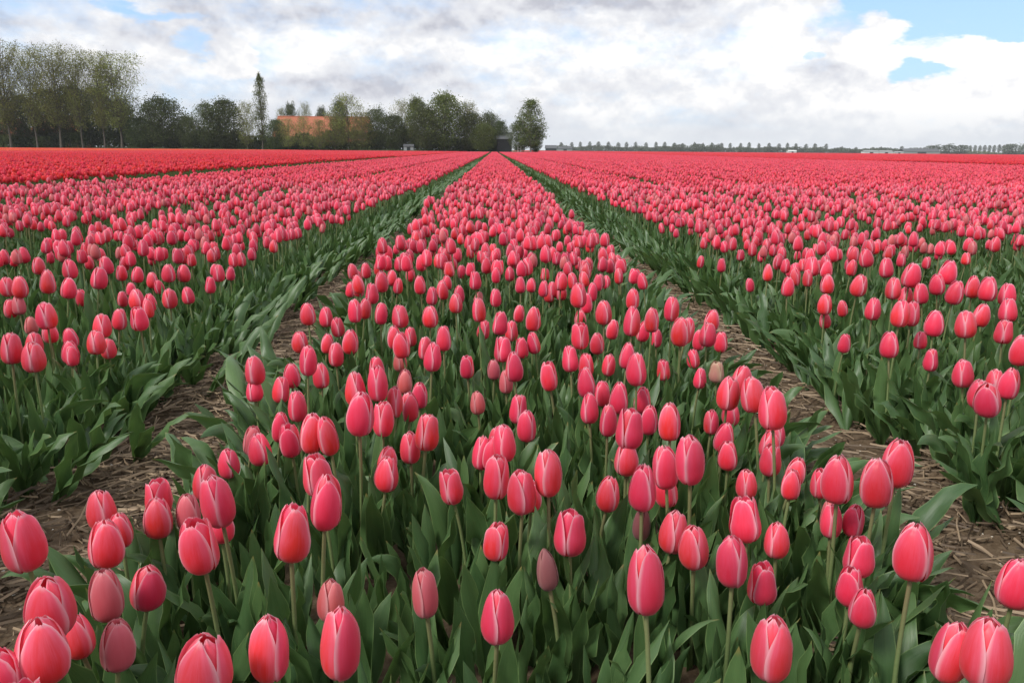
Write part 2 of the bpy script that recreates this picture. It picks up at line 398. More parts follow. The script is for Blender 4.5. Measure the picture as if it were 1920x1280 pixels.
# plants of the mass planting, joined into one mesh each
def plant_mesh(name, rng, kind, mat, nw=5, nv=7, leafn=4, lw=5, ls=9, hb=None, far=False):
    b = MB(); h = hb or rng.uniform(.225, .31); hf = rng.uniform(.062, .074)*(1.0 if kind != 'r' else 1.0)
    bend = rng.uniform(0, .025); a = rng.uniform(0, 6.28); t = np.linspace(0, 1, 5)
    b.tube(np.stack([bend*t**2*math.cos(a), bend*t**2*math.sin(a), t*(h+.003)], -1), .0034-.0006*t, 5, 1)
    for V, Fc, pc in bloom_petals(rng, kind, nw, nv):
        b.add(V*hf + np.array([bend*math.cos(a), bend*math.sin(a), h]), Fc, 0, pc)
    for k in range(leafn):
        V, Fc, pc = rand_leaf(rng, lw, ls); q = rng.uniform(0, 6.28); R = np.array([[math.cos(q), -math.sin(q), 0], [math.sin(q), math.cos(q), 0], [0, 0, 1]])
        b.add(V@R.T, Fc, 2, pc)
    return b.build(name, [M[mat], M['stem'], M['leaf']])
def foliage_mesh(name, rng, n=3, lw=5, ls=11, big=1.0):
    b = MB()
    for k in range(n):
        V, Fc, pc = rand_leaf(rng, lw, ls, big); q = rng.uniform(0, 6.28); R = np.array([[math.cos(q), -math.sin(q), 0], [math.sin(q), math.cos(q), 0], [0, 0, 1]])
        b.add(V@R.T, Fc, 0, pc)
    return b.build(name, M['leaf'])
def lod_bloom(b, rng, P, hf, kind, seed):
    """a bloom a few pixels high: three outer petals over a closed core"""
    wr = .62 if kind != 'r' else .80; R = wr*.5*hf; top = .25 if kind != 'r' else .6
    n = 6; zs = [0, .22, .55, .85, 1.0]; rr = [.3, .88, .95, .62, .2+top*.5]
    V = []; pc = []
    a0 = rng.uniform(0, 6.28)
    for z, r in zip(zs, rr):
        for j in range(n):
            q = a0+2*PI*j/n; V.append((P[0]+R*r*math.cos(q), P[1]+R*r*math.sin(q), P[2]+z*hf)); pc.append((.9 if j % 2 else 0, z, 0, seed))
    V.append((P[0], P[1], P[2]+hf*.97)); pc.append((0, 1, 0, seed)); c = len(V)-1
    Fc = [(i*n+j, i*n+(j+1) % n, (i+1)*n+(j+1) % n, (i+1)*n+j) for i in range(4) for j in range(n)] + [(4*n+j, 4*n+(j+1) % n, c) for j in range(n)]
    b.add(V, Fc, 0, pc)
    for k in range(3):
        q = a0+k*2*PI/3; V = []; pc = []
        for z, r, aw in ((.0, .3, .5), (.3, 1.02, .95), (.65, 1.04, .85), (.97, .6+top*.5, .15)):
            for wj in (-1, -.72, 0, .72, 1):
                V.append((P[0]+R*r*(1+.03*wj)*math.cos(q+wj*aw), P[1]+R*r*(1+.03*wj)*math.sin(q+wj*aw), P[2]+z*hf*(1-.03*abs(wj)))); pc.append((wj, z, 1, seed))
        b.add(V, [(i*5+j, i*5+j+1, (i+1)*5+j+1, (i+1)*5+j) for i in range(3) for j in range(4)], 0, pc)
def patch_mesh(name, rng, mat, kind, half, length, dens, hz, lod):
    b = MB(); n = int(2*half*length*dens); k = 0
    nx = max(1, int(math.sqrt(n*2*half/length))); ny = max(1, n//nx)
    dx, dy = 2*half/nx, length/ny
    for i in range(nx):
        for j in range(ny):
            x = -half+(i+.5+rng.uniform(-.45, .45))*dx; y = -length/2+(j+.5+rng.uniform(-.45, .45))*dy
            h = rng.normal(hz, .024); hf = rng.uniform(.062, .076)
            if lod == 1:
                lod_bloom(b, rng, (x, y, h), hf, kind, rng.random())
                xb, yb = x+rng.uniform(-.02, .02), y+rng.uniform(-.02, .02)
                b.add([(xb-.003, yb, 0), (xb+.003, yb, 0), (x+.003, y, h), (x-.003, y, h), (xb, yb-.003, 0), (xb, yb+.003, 0), (x, y+.003, h), (x, y-.003, h)], [(0, 1, 2, 3), (4, 5, 6, 7)], 1)
                for q_ in range(2):
                    q = rng.uniform(0, 6.28); L = rng.uniform(.15, .24); w = rng.uniform(.012, .022); ln = rng.uniform(.1, .6); cx, sx = math.cos(q), math.sin(q)
                    V = []; pc = []
                    for s, ww in ((0, .5), (.4, 1), (.75, .75), (1, 0)):
                        r = L*s*math.sin(ln*(1+s*.6)); z = L*s*math.cos(ln*(1+s*.6)); se = rng.random()
                        V += [(xb+cx*r-sx*w*ww, yb+sx*r+cx*w*ww, z+.006), (xb+cx*r, yb+sx*r, z), (xb+cx*r+sx*w*ww, yb+sx*r-cx*w*ww, z+.006)]; pc += [(-1, s, 0, se), (0, s, 0, se), (1, s, 0, se)]
                    b.add(V, [(0, 1, 4, 3), (1, 2, 5, 4), (3, 4, 7, 6), (4, 5, 8, 7), (6, 7, 10, 9), (7, 8, 11, 10)], 2, pc)
            else:
                R = hf*(.36 if kind != 'r' else .42); a = rng.uniform(0, 6); se = rng.random()
                V = [(x+R*math.cos(a+q*2*PI/5), y+R*math.sin(a+q*2*PI/5), h+hf*.4) for q in range(5)] + [(x, y, h), (x, y, h+hf)]
                b.add(V, [(q, (q+1) % 5, 6) for q in range(5)] + [((q+1) % 5, q, 5) for q in range(5)], 0, [(.55*(q % 2)+.2, .5, 1, se) for q in range(5)]+[(0, .15, 1, se), (.5, .95, 1, se)])
                if (i+j) % 2 == 0:
                    q = rng.uniform(0, 6); w = .05
                    b.add([(x-w*math.cos(q), y-w*math.sin(q), .0), (x+w*math.cos(q), y+w*math.sin(q), .0), (x+w*1.2*math.cos(q+.3), y+w*math.sin(q+.3), .19), (x-w*.6*math.cos(q), y-w*.6*math.sin(q), .22)], [(0, 1, 2, 3)], 2, [(0, .3, 0, se)]*4)
    return b.build(name, [M[mat], M['stem'], M['leaf']])

# ------------------------------------------------------------------ scatter: one object of points that carries its plants
def scatter(name, pts, rots, scl, idx, meshes, label, cat, kind='stuff'):
    """pts Nx3; rots z-rotation; scl scale; idx which mesh; tilt is small and random"""
    col = bpy.data.collections.new(name+'_sources')
    for i, me in enumerate(meshes):
        col.objects.link(bpy.data.objects.new('%s_source_%02d' % (name, i), me))
    me = bpy.data.meshes.new(name); me.vertices.add(len(pts)); me.vertices.foreach_set('co', np.asarray(pts, np.float32).ravel())
    n = len(pts)
    rot = np.zeros((n, 3), np.float32); rot[:, 2] = rots[:, -1] if rots.ndim > 1 else rots
    if rots.ndim > 1: rot[:, :2] = rots[:, :2]
    a = me.attributes.new('rot', 'FLOAT_VECTOR', 'POINT'); a.data.foreach_set('vector', rot.ravel())
    a = me.attributes.new('scl', 'FLOAT', 'POINT'); a.data.foreach_set('value', np.asarray(scl, np.float32))
    a = me.attributes.new('pick', 'INT', 'POINT'); a.data.foreach_set('value', np.asarray(idx, np.int32))
    o = link(bpy.data.objects.new(name, me)); tag(o, label, cat, kind=kind)
    ng = bpy.data.node_groups.new(name+'_nodes', 'GeometryNodeTree')
    ng.interface.new_socket('Geometry', in_out='INPUT', socket_type='NodeSocketGeometry'); ng.interface.new_socket('Geometry', in_out='OUTPUT', socket_type='NodeSocketGeometry')
    N, Lk = ng.nodes, ng.links
    gi = N.new('NodeGroupInput'); go = N.new('NodeGroupOutput')
    ci = N.new('GeometryNodeCollectionInfo'); ci.inputs[0].default_value = col; ci.inputs[1].default_value = True; ci.inputs[2].default_value = True
    ip = N.new('GeometryNodeInstanceOnPoints'); ip.inputs['Pick Instance'].default_value = True
    def na(nm, t):
        x = N.new('GeometryNodeInputNamedAttribute'); x.data_type = t; x.inputs[0].default_value = nm; return x.outputs[0]
    Lk.new(gi.outputs[0], ip.inputs['Points']); Lk.new(ci.outputs[0], ip.inputs['Instance'])
    Lk.new(na('pick', 'INT'), ip.inputs['Instance Index'])
    er = N.new('FunctionNodeEulerToRotation'); Lk.new(na('rot', 'FLOAT_VECTOR'), er.inputs[0]); Lk.new(er.outputs[0], ip.inputs['Rotation'])
    Lk.new(na('scl', 'FLOAT'), ip.inputs['Scale'])
    Lk.new(ip.outputs[0], go.inputs[0])
    md = o.modifiers.new('plants', 'NODES'); md.node_group = ng
    return o

# ------------------------------------------------------------------ beds
BEDW, BED0 = 1.75, .045          # bed spacing and middle of the bed the camera stands in
HALF = .60                       # half width of the planted strip
def bed_of(x): return int(round((x-BED0)/BEDW))
def bed_x(k): return BED0+k*BEDW
PINK_MIN, PINK_MAX = -3, 13      # beds -3..13 are pink; red to both sides; orange far left
FAR_Y = 196.0

# ---- the ground
def soil_mat():
    mt, g = newmat('soil'); t = g.node('ShaderNodeTexCoord'); P = t.outputs['Object']
    n1 = g.noise(P, 7, 6, .65); n2 = g.noise(P, 60, 5, .7); n3 = g.noise(P, 1.3, 3, .5)
    c = g.mix(n1, rgb(.060, .038, .022), rgb(.135, .092, .055)); c = g.mix(g.ss(n2, .35, .75), c, rgb(.19, .14, .09))
    c = g.mix(g.ss(n3, .4, .7, 0, .4), c, rgb(.075, .050, .032))
    h = g.m('ADD', g.m('MULTIPLY', n1, .6), g.m('MULTIPLY', n2, .4))
    return finish(mt, g, c, .9, .2, bump=h, bstr=.8, bdist=.012)
M['soil'] = soil_mat()
def straw_mat():
    mt, g = newmat('straw'); at = g.node('ShaderNodeAttribute', attribute_name='pc')
    c = g.mix(at.outputs['Alpha'], rgb(.08, .054, .034), rgb(.38, .28, .18))
    return finish(mt, g, c, .6, .35)
M['straw'] = straw_mat()
M['shell'] = plain('shell_chips', (.62, .58, .50), .5, .4)
def grass_mat():
    mt, g = newmat('meadow_grass'); t = g.node('ShaderNodeTexCoord'); n = g.noise(t.outputs['Object'], .08, 6, .6); n2 = g.noise(t.outputs['Object'], 2.5, 4, .6)
    c = g.mix(n, rgb(.045, .075, .022), rgb(.095, .125, .045)); c = g.mix(g.ss(n2, .4, .7, 0, .5), c, rgb(.06, .085, .03))
    return finish(mt, g, c, .85, .2)
M['grass'] = grass_mat()
b = MB(); R = 6000
b.add([(-R, -R, -.03), (R, -R, -.03), (R, R, -.03), (-R, R, -.03)], [(0, 1, 2, 3)])
tag(inst('ground', b.build('ground', M['grass'], False)), kind='structure')
b = MB(); b.add([(-320, -12, -.012), (460, -12, -.012), (460, 198, -.012), (-320, 198, -.012)], [(0, 1, 2, 3)])
b.add([(12.2, 198, -.012), (460, 198, -.012), (460, 640, -.012), (12.2, 640, -.012)], [(0, 1, 2, 3)])
tag(inst('field_soil', b.build('field_soil', M['soil'], False)), kind='structure')
# modelled soil near the camera: raised beds, trodden paths, clods
from mathutils import noise as mn
def soil_z(x, y):
    k = (x-BED0)/BEDW; fr = abs(k-round(k))*2           # 0 mid bed .. 1 mid path
    prof = .018*(1-min(1, max(0, (fr-.55)/.35)))
    a = mn.noise(Vector((x*3.1, y*3.1, .3)))*.014 + mn.noise(Vector((x*11, y*11, 1.7)))*.010
    c = mn.noise(Vector((x*32, y*32, 4.2)))*.006 + abs(mn.noise(Vector((x*18, y*18, 9.2))))*.010
    return .012 + prof + a + c
def soil_sheet(x0, x1, y0, y1, st):
    xs = np.arange(x0, x1+st*.5, st); ys = np.arange(y0, y1+st*.5, st*1.2); nx = len(xs)
    V = [(x, y, soil_z(x, y)) for y in ys for x in xs]
    Fc = [(j*nx+i, j*nx+i+1, (j+1)*nx+i+1, (j+1)*nx+i) for j in range(len(ys)-1) for i in range(nx-1)]
    b.add(V, Fc)
b = MB(); soil_sheet(-1.45, 1.65, .15, 6.2, .02)
tag(inst('path_soil', b.build('path_soil', M['soil'])), kind='structure')

def sticks(n, regions, rng, y0, y1, pw):
    b = MB(); V = []; Fc = []; A = []
    for _ in range(n):
        xa, xb = regions[rng.integers(len(regions))]
        u = rng.random(); y = y0+(y1-y0)*u**pw
        x = rng.uniform(xa, xb); c = (xa+xb)/2
        cl = mn.noise(Vector((x*2.2, y*2.2, 5)))
        if cl < -.10 and rng.random() < .6: continue
        L = rng.uniform(.03, .15)*(.7+.6*rng.random()); q = mn.noise(Vector((x*1.6, y*1.6, 2)))*3+rng.normal(0, 1.3)
        r = rng.uniform(.0011, .0027); z = soil_z(x, y)+rng.uniform(.001, .024); til = rng.normal(0, .10)
        d = np.array([math.cos(q)*math.cos(til), math.sin(q)*math.cos(til), math.sin(til)]); s = np.array([-math.sin(q), math.cos(q), 0]); up = np.array([0, 0, 1.])
        P = np.array([x, y, z]); k = len(V); sd = rng.random()**1.3
        bd = rng.uniform(-.01, .01)
        for t in (-.5, 0, .5):
            for e in (s*r-up*r*.6, -s*r-up*r*.6, up*r):
                V.append(P+d*L*t+e+s*bd*(1-4*t*t)); A.append((0, 0, 0, sd))
        for i in (0, 3):
            for j in range(3): Fc.append((k+i+j, k+i+(j+1) % 3, k+i+3+(j+1) % 3, k+i+3+j))
    b.add(V, Fc, 0, A); return b
rg = np.random.default_rng(3)
b = sticks(17000, [(-1.16, -.42), (.48, 1.2), (-1.1, -.5)], rg, .35, 7.5, 1.5)
tag(inst('straw', b.build('straw', M['straw'], False)), 'dry brown straw scattered over the bare soil paths between the beds', 'straw', kind='stuff')
b = MB(); b2 = MB(); OC = [(1, 0, 0), (0, 1, 0), (-1, 0, 0), (0, -1, 0), (0, 0, 1), (0, 0, -1)]; OF = [(0, 1, 4), (1, 2, 4), (2, 3, 4), (3, 0, 4), (1, 0, 5), (2, 1, 5), (3, 2, 5), (0, 3, 5)]
for i in range(5200):
    xa, xb = [(-1.15, -.4), (.48, 1.2)][i % 2]; x = rg.uniform(xa, xb); y = .35+6*rg.random()**1.5
    s = rg.uniform(.0015, .0045) if i < 1700 else rg.uniform(.004, .010)+.022*rg.random()**4
    q = rg.uniform(0, 6); R = np.array([[math.cos(q), -math.sin(q), 0], [math.sin(q), math.cos(q), 0], [0, 0, 1]])
    V = (np.array(OC)*s*rg.uniform(.6, 1.3, (6, 1))*np.array([1, .8, .5]))@R.T+np.array([x, y, soil_z(x, y)+s*.25+(.004 if i < 1700 else 0)])
    (b if i < 1700 else b2).add(V, OF)
tag(inst('shell_chips', b.build('shell_chips', M['shell'], False)), 'tiny whitish shell chips strewn on the soil of the paths', 'shell chips', kind='stuff')
tag(inst('soil_clods', b2.build('soil_clods', M['soil'])), 'small brown clods of earth lying on the paths', 'soil', kind='stuff')

# ------------------------------------------------------------------ the 300 nearest tulips, one by one
# x, y, height of the middle of the bloom, bloom height, width / height, kind (c closed, o opening, d dull, b bud, s striped)
TULIPS = """-0.579 0.908 0.331 0.0792 0.66 c
-0.625 1.171 0.245 0.0673 0.68 c
-0.535 1.017 0.268 0.0698 0.69 c
-0.561 1.123 0.235 0.056 0.65 c
-0.553 1.236 0.235 0.0657 0.67 o
-0.516 1.161 0.236 0.0665 0.69 c
-0.483 1.181 0.235 0.0633 0.61 d
-0.506 1.303 0.235 0.0652 0.67 c
-0.374 1.034 0.326 0.0782 0.6 c
-0.421 1.135 0.235 0.0561 0.73 c
-0.496 1.386 0.235 0.056 0.74 c
-0.378 0.937 0.309 0.0754 0.63 o
-0.261 0.946 0.319 0.0771 0.64 c
-0.475 0.792 0.316 0.0765 0.69 c
-0.489 0.904 0.256 0.0685 0.61 d
-0.464 0.961 0.235 0.0627 0.74 c
-0.471 0.736 0.293 0.073 0.74 c
-0.447 0.832 0.235 0.0639 0.63 d
-0.28 0.69 0.309 0.0754 0.73 c
-0.217 0.736 0.295 0.0732 0.58 c
-0.166 0.706 0.322 0.0776 0.54 c
-0.21 0.924 0.235 0.056 0.66 d
-0.214 1 0.338 0.0807 0.54 c
-0.282 1.23 0.278 0.071 0.72 o
-0.502 0.851 0.235 0.056 0.68 c
-0.454 1.453 0.235 0.0636 0.73 c
-0.182 1.335 0.235 0.0654 0.68 c
-0.213 1.401 0.235 0.056 0.68 c
-0.072 1.279 0.235 0.0622 0.67 o
-0.023 1.42 0.242 0.067 0.58 c
0.011 1.19 0.291 0.0728 0.59 o
0.043 1.133 0.294 0.0731 0.65 c
0.081 1.145 0.318 0.0768 0.57 c
0.072 1.243 0.235 0.056 0.66 c
0.2 1.249 0.235 0.063 0.65 c
0.224 1.124 0.302 0.0743 0.6 c
0.234 1.359 0.257 0.0685 0.66 c
0.277 1.21 0.299 0.0739 0.59 c
0.316 1.266 0.237 0.0666 0.62 c
0.01 1.08 0.235 0.0579 0.67 o
0.119 1.066 0.256 0.0684 0.73 o
0.235 1.145 0.235 0.0593 0.5 b
0.272 1.097 0.242 0.067 0.68 c
-0.075 0.917 0.25 0.0678 0.51 d
0 0.85 0.259 0.0688 0.62 c
0.069 1.002 0.235 0.0636 0.5 b
0.187 0.959 0.242 0.0671 0.59 c
0.183 0.799 0.333 0.0796 0.55 c
0.293 1.045 0.246 0.0674 0.67 c
0.309 1.146 0.339 0.0808 0.57 c
0.455 1.293 0.235 0.056 0.68 c
0.513 1.399 0.235 0.0623 0.68 o
0.544 1.348 0.235 0.056 0.66 c
0.538 1.286 0.235 0.056 0.61 c
0.569 1.297 0.235 0.0563 0.64 c
0.528 1.117 0.318 0.0768 0.63 c
0.564 1.096 0.323 0.0778 0.63 c
0.624 1.156 0.329 0.0789 0.63 c
0.385 1.095 0.261 0.069 0.72 o
0.422 1.084 0.235 0.0564 0.68 c
0.513 1.146 0.235 0.0565 0.6 c
0.548 1.16 0.235 0.0598 0.57 d
0.571 1.151 0.235 0.056 0.59 c
0.313 0.942 0.279 0.0712 0.59 c
0.381 0.964 0.235 0.0599 0.68 o
0.536 1.033 0.235 0.0602 0.74 o
0.531 0.902 0.312 0.0759 0.63 c
0.493 0.953 0.235 0.056 0.67 c
0.481 0.908 0.235 0.0565 0.63 c
0.673 0.926 0.255 0.0683 0.69 c
0.292 0.736 0.292 0.0729 0.62 c
0.488 0.738 0.288 0.0723 0.56 c
0.515 0.707 0.305 0.0747 0.68 c
-1.175 1.889 0.326 0.0782 0.65 c
-1.121 1.876 0.309 0.0754 0.74 c
-1.297 2.211 0.258 0.0686 0.71 c
-1.27 2.247 0.333 0.0796 0.74 c
-1.324 2.373 0.256 0.0684 0.69 c
-1.287 2.385 0.235 0.0624 0.74 c
-1.197 2.19 0.24 0.0668 0.74 c
-1.153 2.161 0.235 0.0571 0.64 c
-1.122 2.192 0.267 0.0697 0.74 c
-1.145 2.305 0.291 0.0727 0.74 c
-1.1 2.259 0.235 0.0611 0.74 c
-1.182 2.496 0.27 0.07 0.66 c
-1.08 2.382 0.296 0.0734 0.74 o
-1.213 2.701 0.295 0.0733 0.73 c
-1.176 2.688 0.267 0.0696 0.56 c
-1.228 2.864 0.253 0.0682 0.69 c
-1.134 2.752 0.292 0.0728 0.72 c
-1.166 3.028 0.25 0.0678 0.73 c
-1.167 3.199 0.262 0.0691 0.64 c
-1.502 2.556 0.235 0.0595 0.71 d
-1.701 2.771 0.248 0.0677 0.67 c
-1.657 2.759 0.262 0.0691 0.66 d
-1.639 2.767 0.325 0.0781 0.69 c
-1.772 2.911 0.302 0.0743 0.74 c
-1.52 2.716 0.352 0.0838 0.63 c
-1.666 3.142 0.333 0.0796 0.74 c
-1.503 2.82 0.312 0.0759 0.74 c
-1.56 3.013 0.244 0.0673 0.65 c
-1.431 2.877 0.34 0.081 0.74 c
-1.597 3.326 0.322 0.0776 0.74 c
-1.918 3.363 0.313 0.0761 0.68 c
-1.416 3.034 0.235 0.0617 0.65 c
-1.478 3.249 0.235 0.057 0.74 c
-1.43 3.315 0.262 0.0691 0.69 c
-1.393 3.316 0.235 0.0627 0.69 c
-1.303 3.206 0.308 0.0752 0.74 c
-1.258 3.253 0.301 0.0742 0.74 c
-1.134 3.302 0.294 0.0732 0.71 c
-1.191 3.6 0.249 0.0677 0.62 c
-1.595 3.417 0.277 0.0709 0.66 c
-1.519 3.387 0.273 0.0704 0.74 c
-0.583 2.473 0.294 0.0731 0.7 c
-0.561 2.611 0.255 0.0683 0.71 c
-0.508 2.536 0.239 0.0667 0.69 c
-0.581 2.302 0.245 0.0673 0.74 c
-0.503 2.318 0.235 0.0615 0.64 c
-0.572 1.847 0.283 0.0716 0.67 c
-0.576 1.841 0.235 0.056 0.74 c
-0.443 1.848 0.309 0.0753 0.57 c
-0.509 1.976 0.235 0.0657 0.7 c
-0.432 2.116 0.254 0.0683 0.63 c
-0.439 1.961 0.238 0.0667 0.65 c
-0.502 1.85 0.235 0.0658 0.66 c
-0.429 1.65 0.258 0.0687 0.6 c
-0.434 1.557 0.247 0.0675 0.55 c
-0.395 1.464 0.253 0.0681 0.64 o
-0.32 1.354 0.305 0.0748 0.56 c
-0.288 1.349 0.304 0.0746 0.51 c
-0.486 1.514 0.235 0.0659 0.55 d
-0.607 3.261 0.236 0.0665 0.65 c
-0.516 3.059 0.29 0.0726 0.55 c
-0.552 3.509 0.277 0.0709 0.65 c
-0.422 2.76 0.308 0.0753 0.65 c
-0.394 2.864 0.333 0.0796 0.64 c
-0.533 3.674 0.263 0.0692 0.69 c
-0.436 2.44 0.31 0.0755 0.58 c
-0.433 2.613 0.284 0.0718 0.58 c
-0.361 2.502 0.289 0.0724 0.58 c
-0.3 2.421 0.297 0.0735 0.74 c
-0.395 2.166 0.278 0.071 0.66 c
-0.297 2.269 0.266 0.0696 0.62 c
-0.246 2.057 0.296 0.0734 0.63 c
-0.263 2.418 0.235 0.0641 0.66 c
-0.209 2.479 0.285 0.0719 0.74 c
-0.149 2.158 0.289 0.0724 0.63 c
-0.198 2.199 0.251 0.0679 0.62 c
-0.161 1.912 0.301 0.0741 0.63 c
-0.271 2.116 0.235 0.0567 0.71 d
-0.302 2.044 0.235 0.0651 0.65 c
-0.249 1.607 0.323 0.0778 0.57 c
-0.233 1.92 0.235 0.0656 0.63 d
-0.288 1.609 0.311 0.0757 0.62 c
-0.245 1.353 0.344 0.082 0.61 c
-0.219 1.509 0.278 0.0711 0.6 o
-0.217 1.636 0.274 0.0706 0.5 c
-0.185 1.677 0.249 0.0677 0.64 c
-0.18 1.808 0.235 0.0648 0.6 c
-0.139 1.432 0.278 0.0711 0.67 o
-0.164 1.467 0.235 0.0646 0.65 c
-0.134 2.732 0.28 0.0713 0.69 c
-0.222 2.924 0.27 0.07 0.64 c
-0.191 3.028 0.272 0.0703 0.6 c
-0.036 2.422 0.318 0.0769 0.57 c
-0.008 2.907 0.268 0.0698 0.61 c
-0.027 2.509 0.236 0.0664 0.64 c
0.019 2.339 0.294 0.0731 0.65 c
0.06 2.431 0.25 0.0678 0.65 c
0.088 2.782 0.235 0.0635 0.65 c
0.101 2.346 0.306 0.0749 0.63 c
0.111 2.289 0.247 0.0675 0.62 c
0.026 2.091 0.275 0.0706 0.71 o
0.08 2.271 0.235 0.0639 0.65 c
0.06 1.827 0.3 0.0739 0.6 c
0.013 2.036 0.235 0.056 0.64 d
0.026 1.921 0.235 0.0618 0.6 d
-0.069 2.057 0.235 0.0627 0.63 o
-0.041 1.751 0.235 0.056 0.65 d
0.045 1.699 0.236 0.0664 0.65 o
0.07 1.549 0.25 0.0678 0.6 c
0.034 1.378 0.277 0.0709 0.6 c
-0.02 1.405 0.246 0.0674 0.6 c
0.007 1.505 0.235 0.056 0.62 c
0.141 1.814 0.28 0.0712 0.58 o
0.195 1.993 0.275 0.0706 0.64 c
0.243 2.133 0.305 0.0747 0.68 o
0.31 2.285 0.247 0.0675 0.65 c
0.335 2.378 0.321 0.0774 0.68 c
0.384 2.511 0.238 0.0667 0.64 c
0.264 2.518 0.349 0.0829 0.67 c
0.321 2.732 0.282 0.0715 0.64 c
0.355 2.888 0.295 0.0732 0.52 c
0.273 3.164 0.244 0.0672 0.69 c
0.219 3.162 0.235 0.065 0.71 c
0.304 2.702 0.235 0.0638 0.68 c
0.367 2.106 0.351 0.0836 0.58 c
0.464 2.312 0.311 0.0757 0.58 c
0.464 2.43 0.252 0.068 0.63 c
0.51 2.406 0.235 0.0608 0.59 c
0.348 2.01 0.279 0.0711 0.62 c
0.326 1.726 0.322 0.0775 0.62 c
0.346 1.771 0.237 0.0665 0.63 c
0.456 2.033 0.235 0.058 0.65 o
0.22 1.752 0.282 0.0716 0.61 c
0.209 1.636 0.259 0.0688 0.6 c
0.257 2.086 0.235 0.0652 0.66 c
0.296 2.087 0.235 0.0623 0.62 c
0.258 1.818 0.235 0.0629 0.61 c
0.26 1.646 0.28 0.0713 0.61 c
0.242 1.539 0.266 0.0696 0.53 c
0.253 1.361 0.311 0.0758 0.69 o
0.342 1.598 0.248 0.0676 0.57 c
0.342 1.418 0.304 0.0746 0.57 c
0.487 2.052 0.337 0.0805 0.66 c
0.541 2.388 0.332 0.0794 0.61 c
0.482 2.704 0.303 0.0745 0.63 c
-0.069 3.062 0.235 0.0588 0.69 d
0.153 2.664 0.235 0.0629 0.63 c
0.541 2.173 0.313 0.076 0.58 c
0.68 2.447 0.283 0.0716 0.69 c
0.623 2.231 0.286 0.072 0.72 c
0.629 2.367 0.238 0.0666 0.58 c
0.693 2.357 0.235 0.0664 0.65 c
0.557 2.151 0.235 0.056 0.67 c
0.58 2.013 0.235 0.0575 0.73 s
0.527 1.957 0.235 0.056 0.63 c
0.474 1.6 0.307 0.075 0.67 c
0.57 1.745 0.29 0.0726 0.7 c
0.536 1.555 0.315 0.0764 0.68 c
0.521 1.379 0.345 0.0822 0.65 c
0.592 1.545 0.235 0.056 0.74 c
0.512 1.672 0.235 0.056 0.73 c
0.47 1.618 0.235 0.056 0.6 c
0.471 1.523 0.235 0.065 0.64 c
0.462 1.424 0.235 0.0591 0.66 c
0.559 1.478 0.235 0.056 0.74 c
1.079 4.126 0.241 0.067 0.57 c
1.111 3.806 0.267 0.0697 0.65 c
1.116 3.42 0.235 0.0633 0.61 c
1.155 3.32 0.304 0.0746 0.59 c
1.082 2.915 0.313 0.076 0.64 c
1.241 3.25 0.295 0.0733 0.59 c
1.301 3.237 0.342 0.0814 0.73 c
1.265 2.949 0.318 0.0769 0.69 c
1.29 2.771 0.344 0.0819 0.72 c
1.141 2.652 0.297 0.0735 0.68 c
1.29 2.892 0.235 0.0643 0.61 c
1.149 2.679 0.235 0.058 0.69 c
1.228 2.514 0.308 0.0752 0.7 c
1.068 2.341 0.235 0.0612 0.66 c
1.083 2.071 0.295 0.0732 0.7 c
1.333 2.379 0.235 0.056 0.74 c
1.207 2.139 0.235 0.0655 0.63 c
1.179 2.262 0.344 0.082 0.67 c
1.274 2.343 0.327 0.0784 0.65 c
1.276 2.221 0.323 0.0778 0.72 c
1.326 2.153 0.335 0.08 0.73 c
1.502 2.843 0.37 0.092 0.74 c
1.157 1.862 0.276 0.0707 0.73 c
1.119 1.737 0.261 0.069 0.74 c
1.057 1.563 0.305 0.0747 0.73 c
1.287 1.924 0.236 0.0664 0.69 c
1.178 1.703 0.297 0.0736 0.6 c
1.519 2.275 0.286 0.0721 0.74 o
1.287 1.871 0.333 0.0797 0.61 c
1.631 2.446 0.317 0.0768 0.74 c
1.529 2.408 0.311 0.0757 0.69 c
1.651 2.616 0.357 0.0848 0.72 c
1.689 2.754 0.343 0.0816 0.63 c
1.55 2.603 0.348 0.0827 0.7 c
1.693 2.914 0.37 0.092 0.74 c
1.53 2.765 0.315 0.0764 0.68 c
1.398 2.733 0.339 0.0809 0.68 c
1.642 2.874 0.33 0.0791 0.73 c
1.547 2.884 0.284 0.0718 0.74 c
1.785 2.661 0.331 0.0792 0.74 c
1.735 3.814 0.321 0.0774 0.71 c
1.645 3.446 0.353 0.0841 0.74 c
1.597 3.184 0.346 0.0825 0.71 c
1.59 3.505 0.3 0.074 0.63 c"""
rows = []
for ln in TULIPS.strip().split("\n"):
    a = ln.split(); rows.append([float(q) for q in a[:5]]+[a[5]])
rt = np.random.default_rng(21)
def head_px(x, y, z):
    q = Vector((x, y, z-EYE)); d = q.dot(CF); return 960+F_PX*q.dot(CR2)/d, 640-F_PX*q.dot(CU2)/d
def covered(x, y, hz=.27):
    """true where the hand-placed tulips already fill the photograph"""
    if y < .3: return False
    k = bed_of(x); px, py = head_px(x, y, hz)
    if px < -25 or px > 1945 or py > 1900: return False
    lim = 552 if k == 0 else (505 if k < 0 else 497)
    if k > 0 and px < 1560: lim = 540 if px > 1450 else 490
    return py > lim
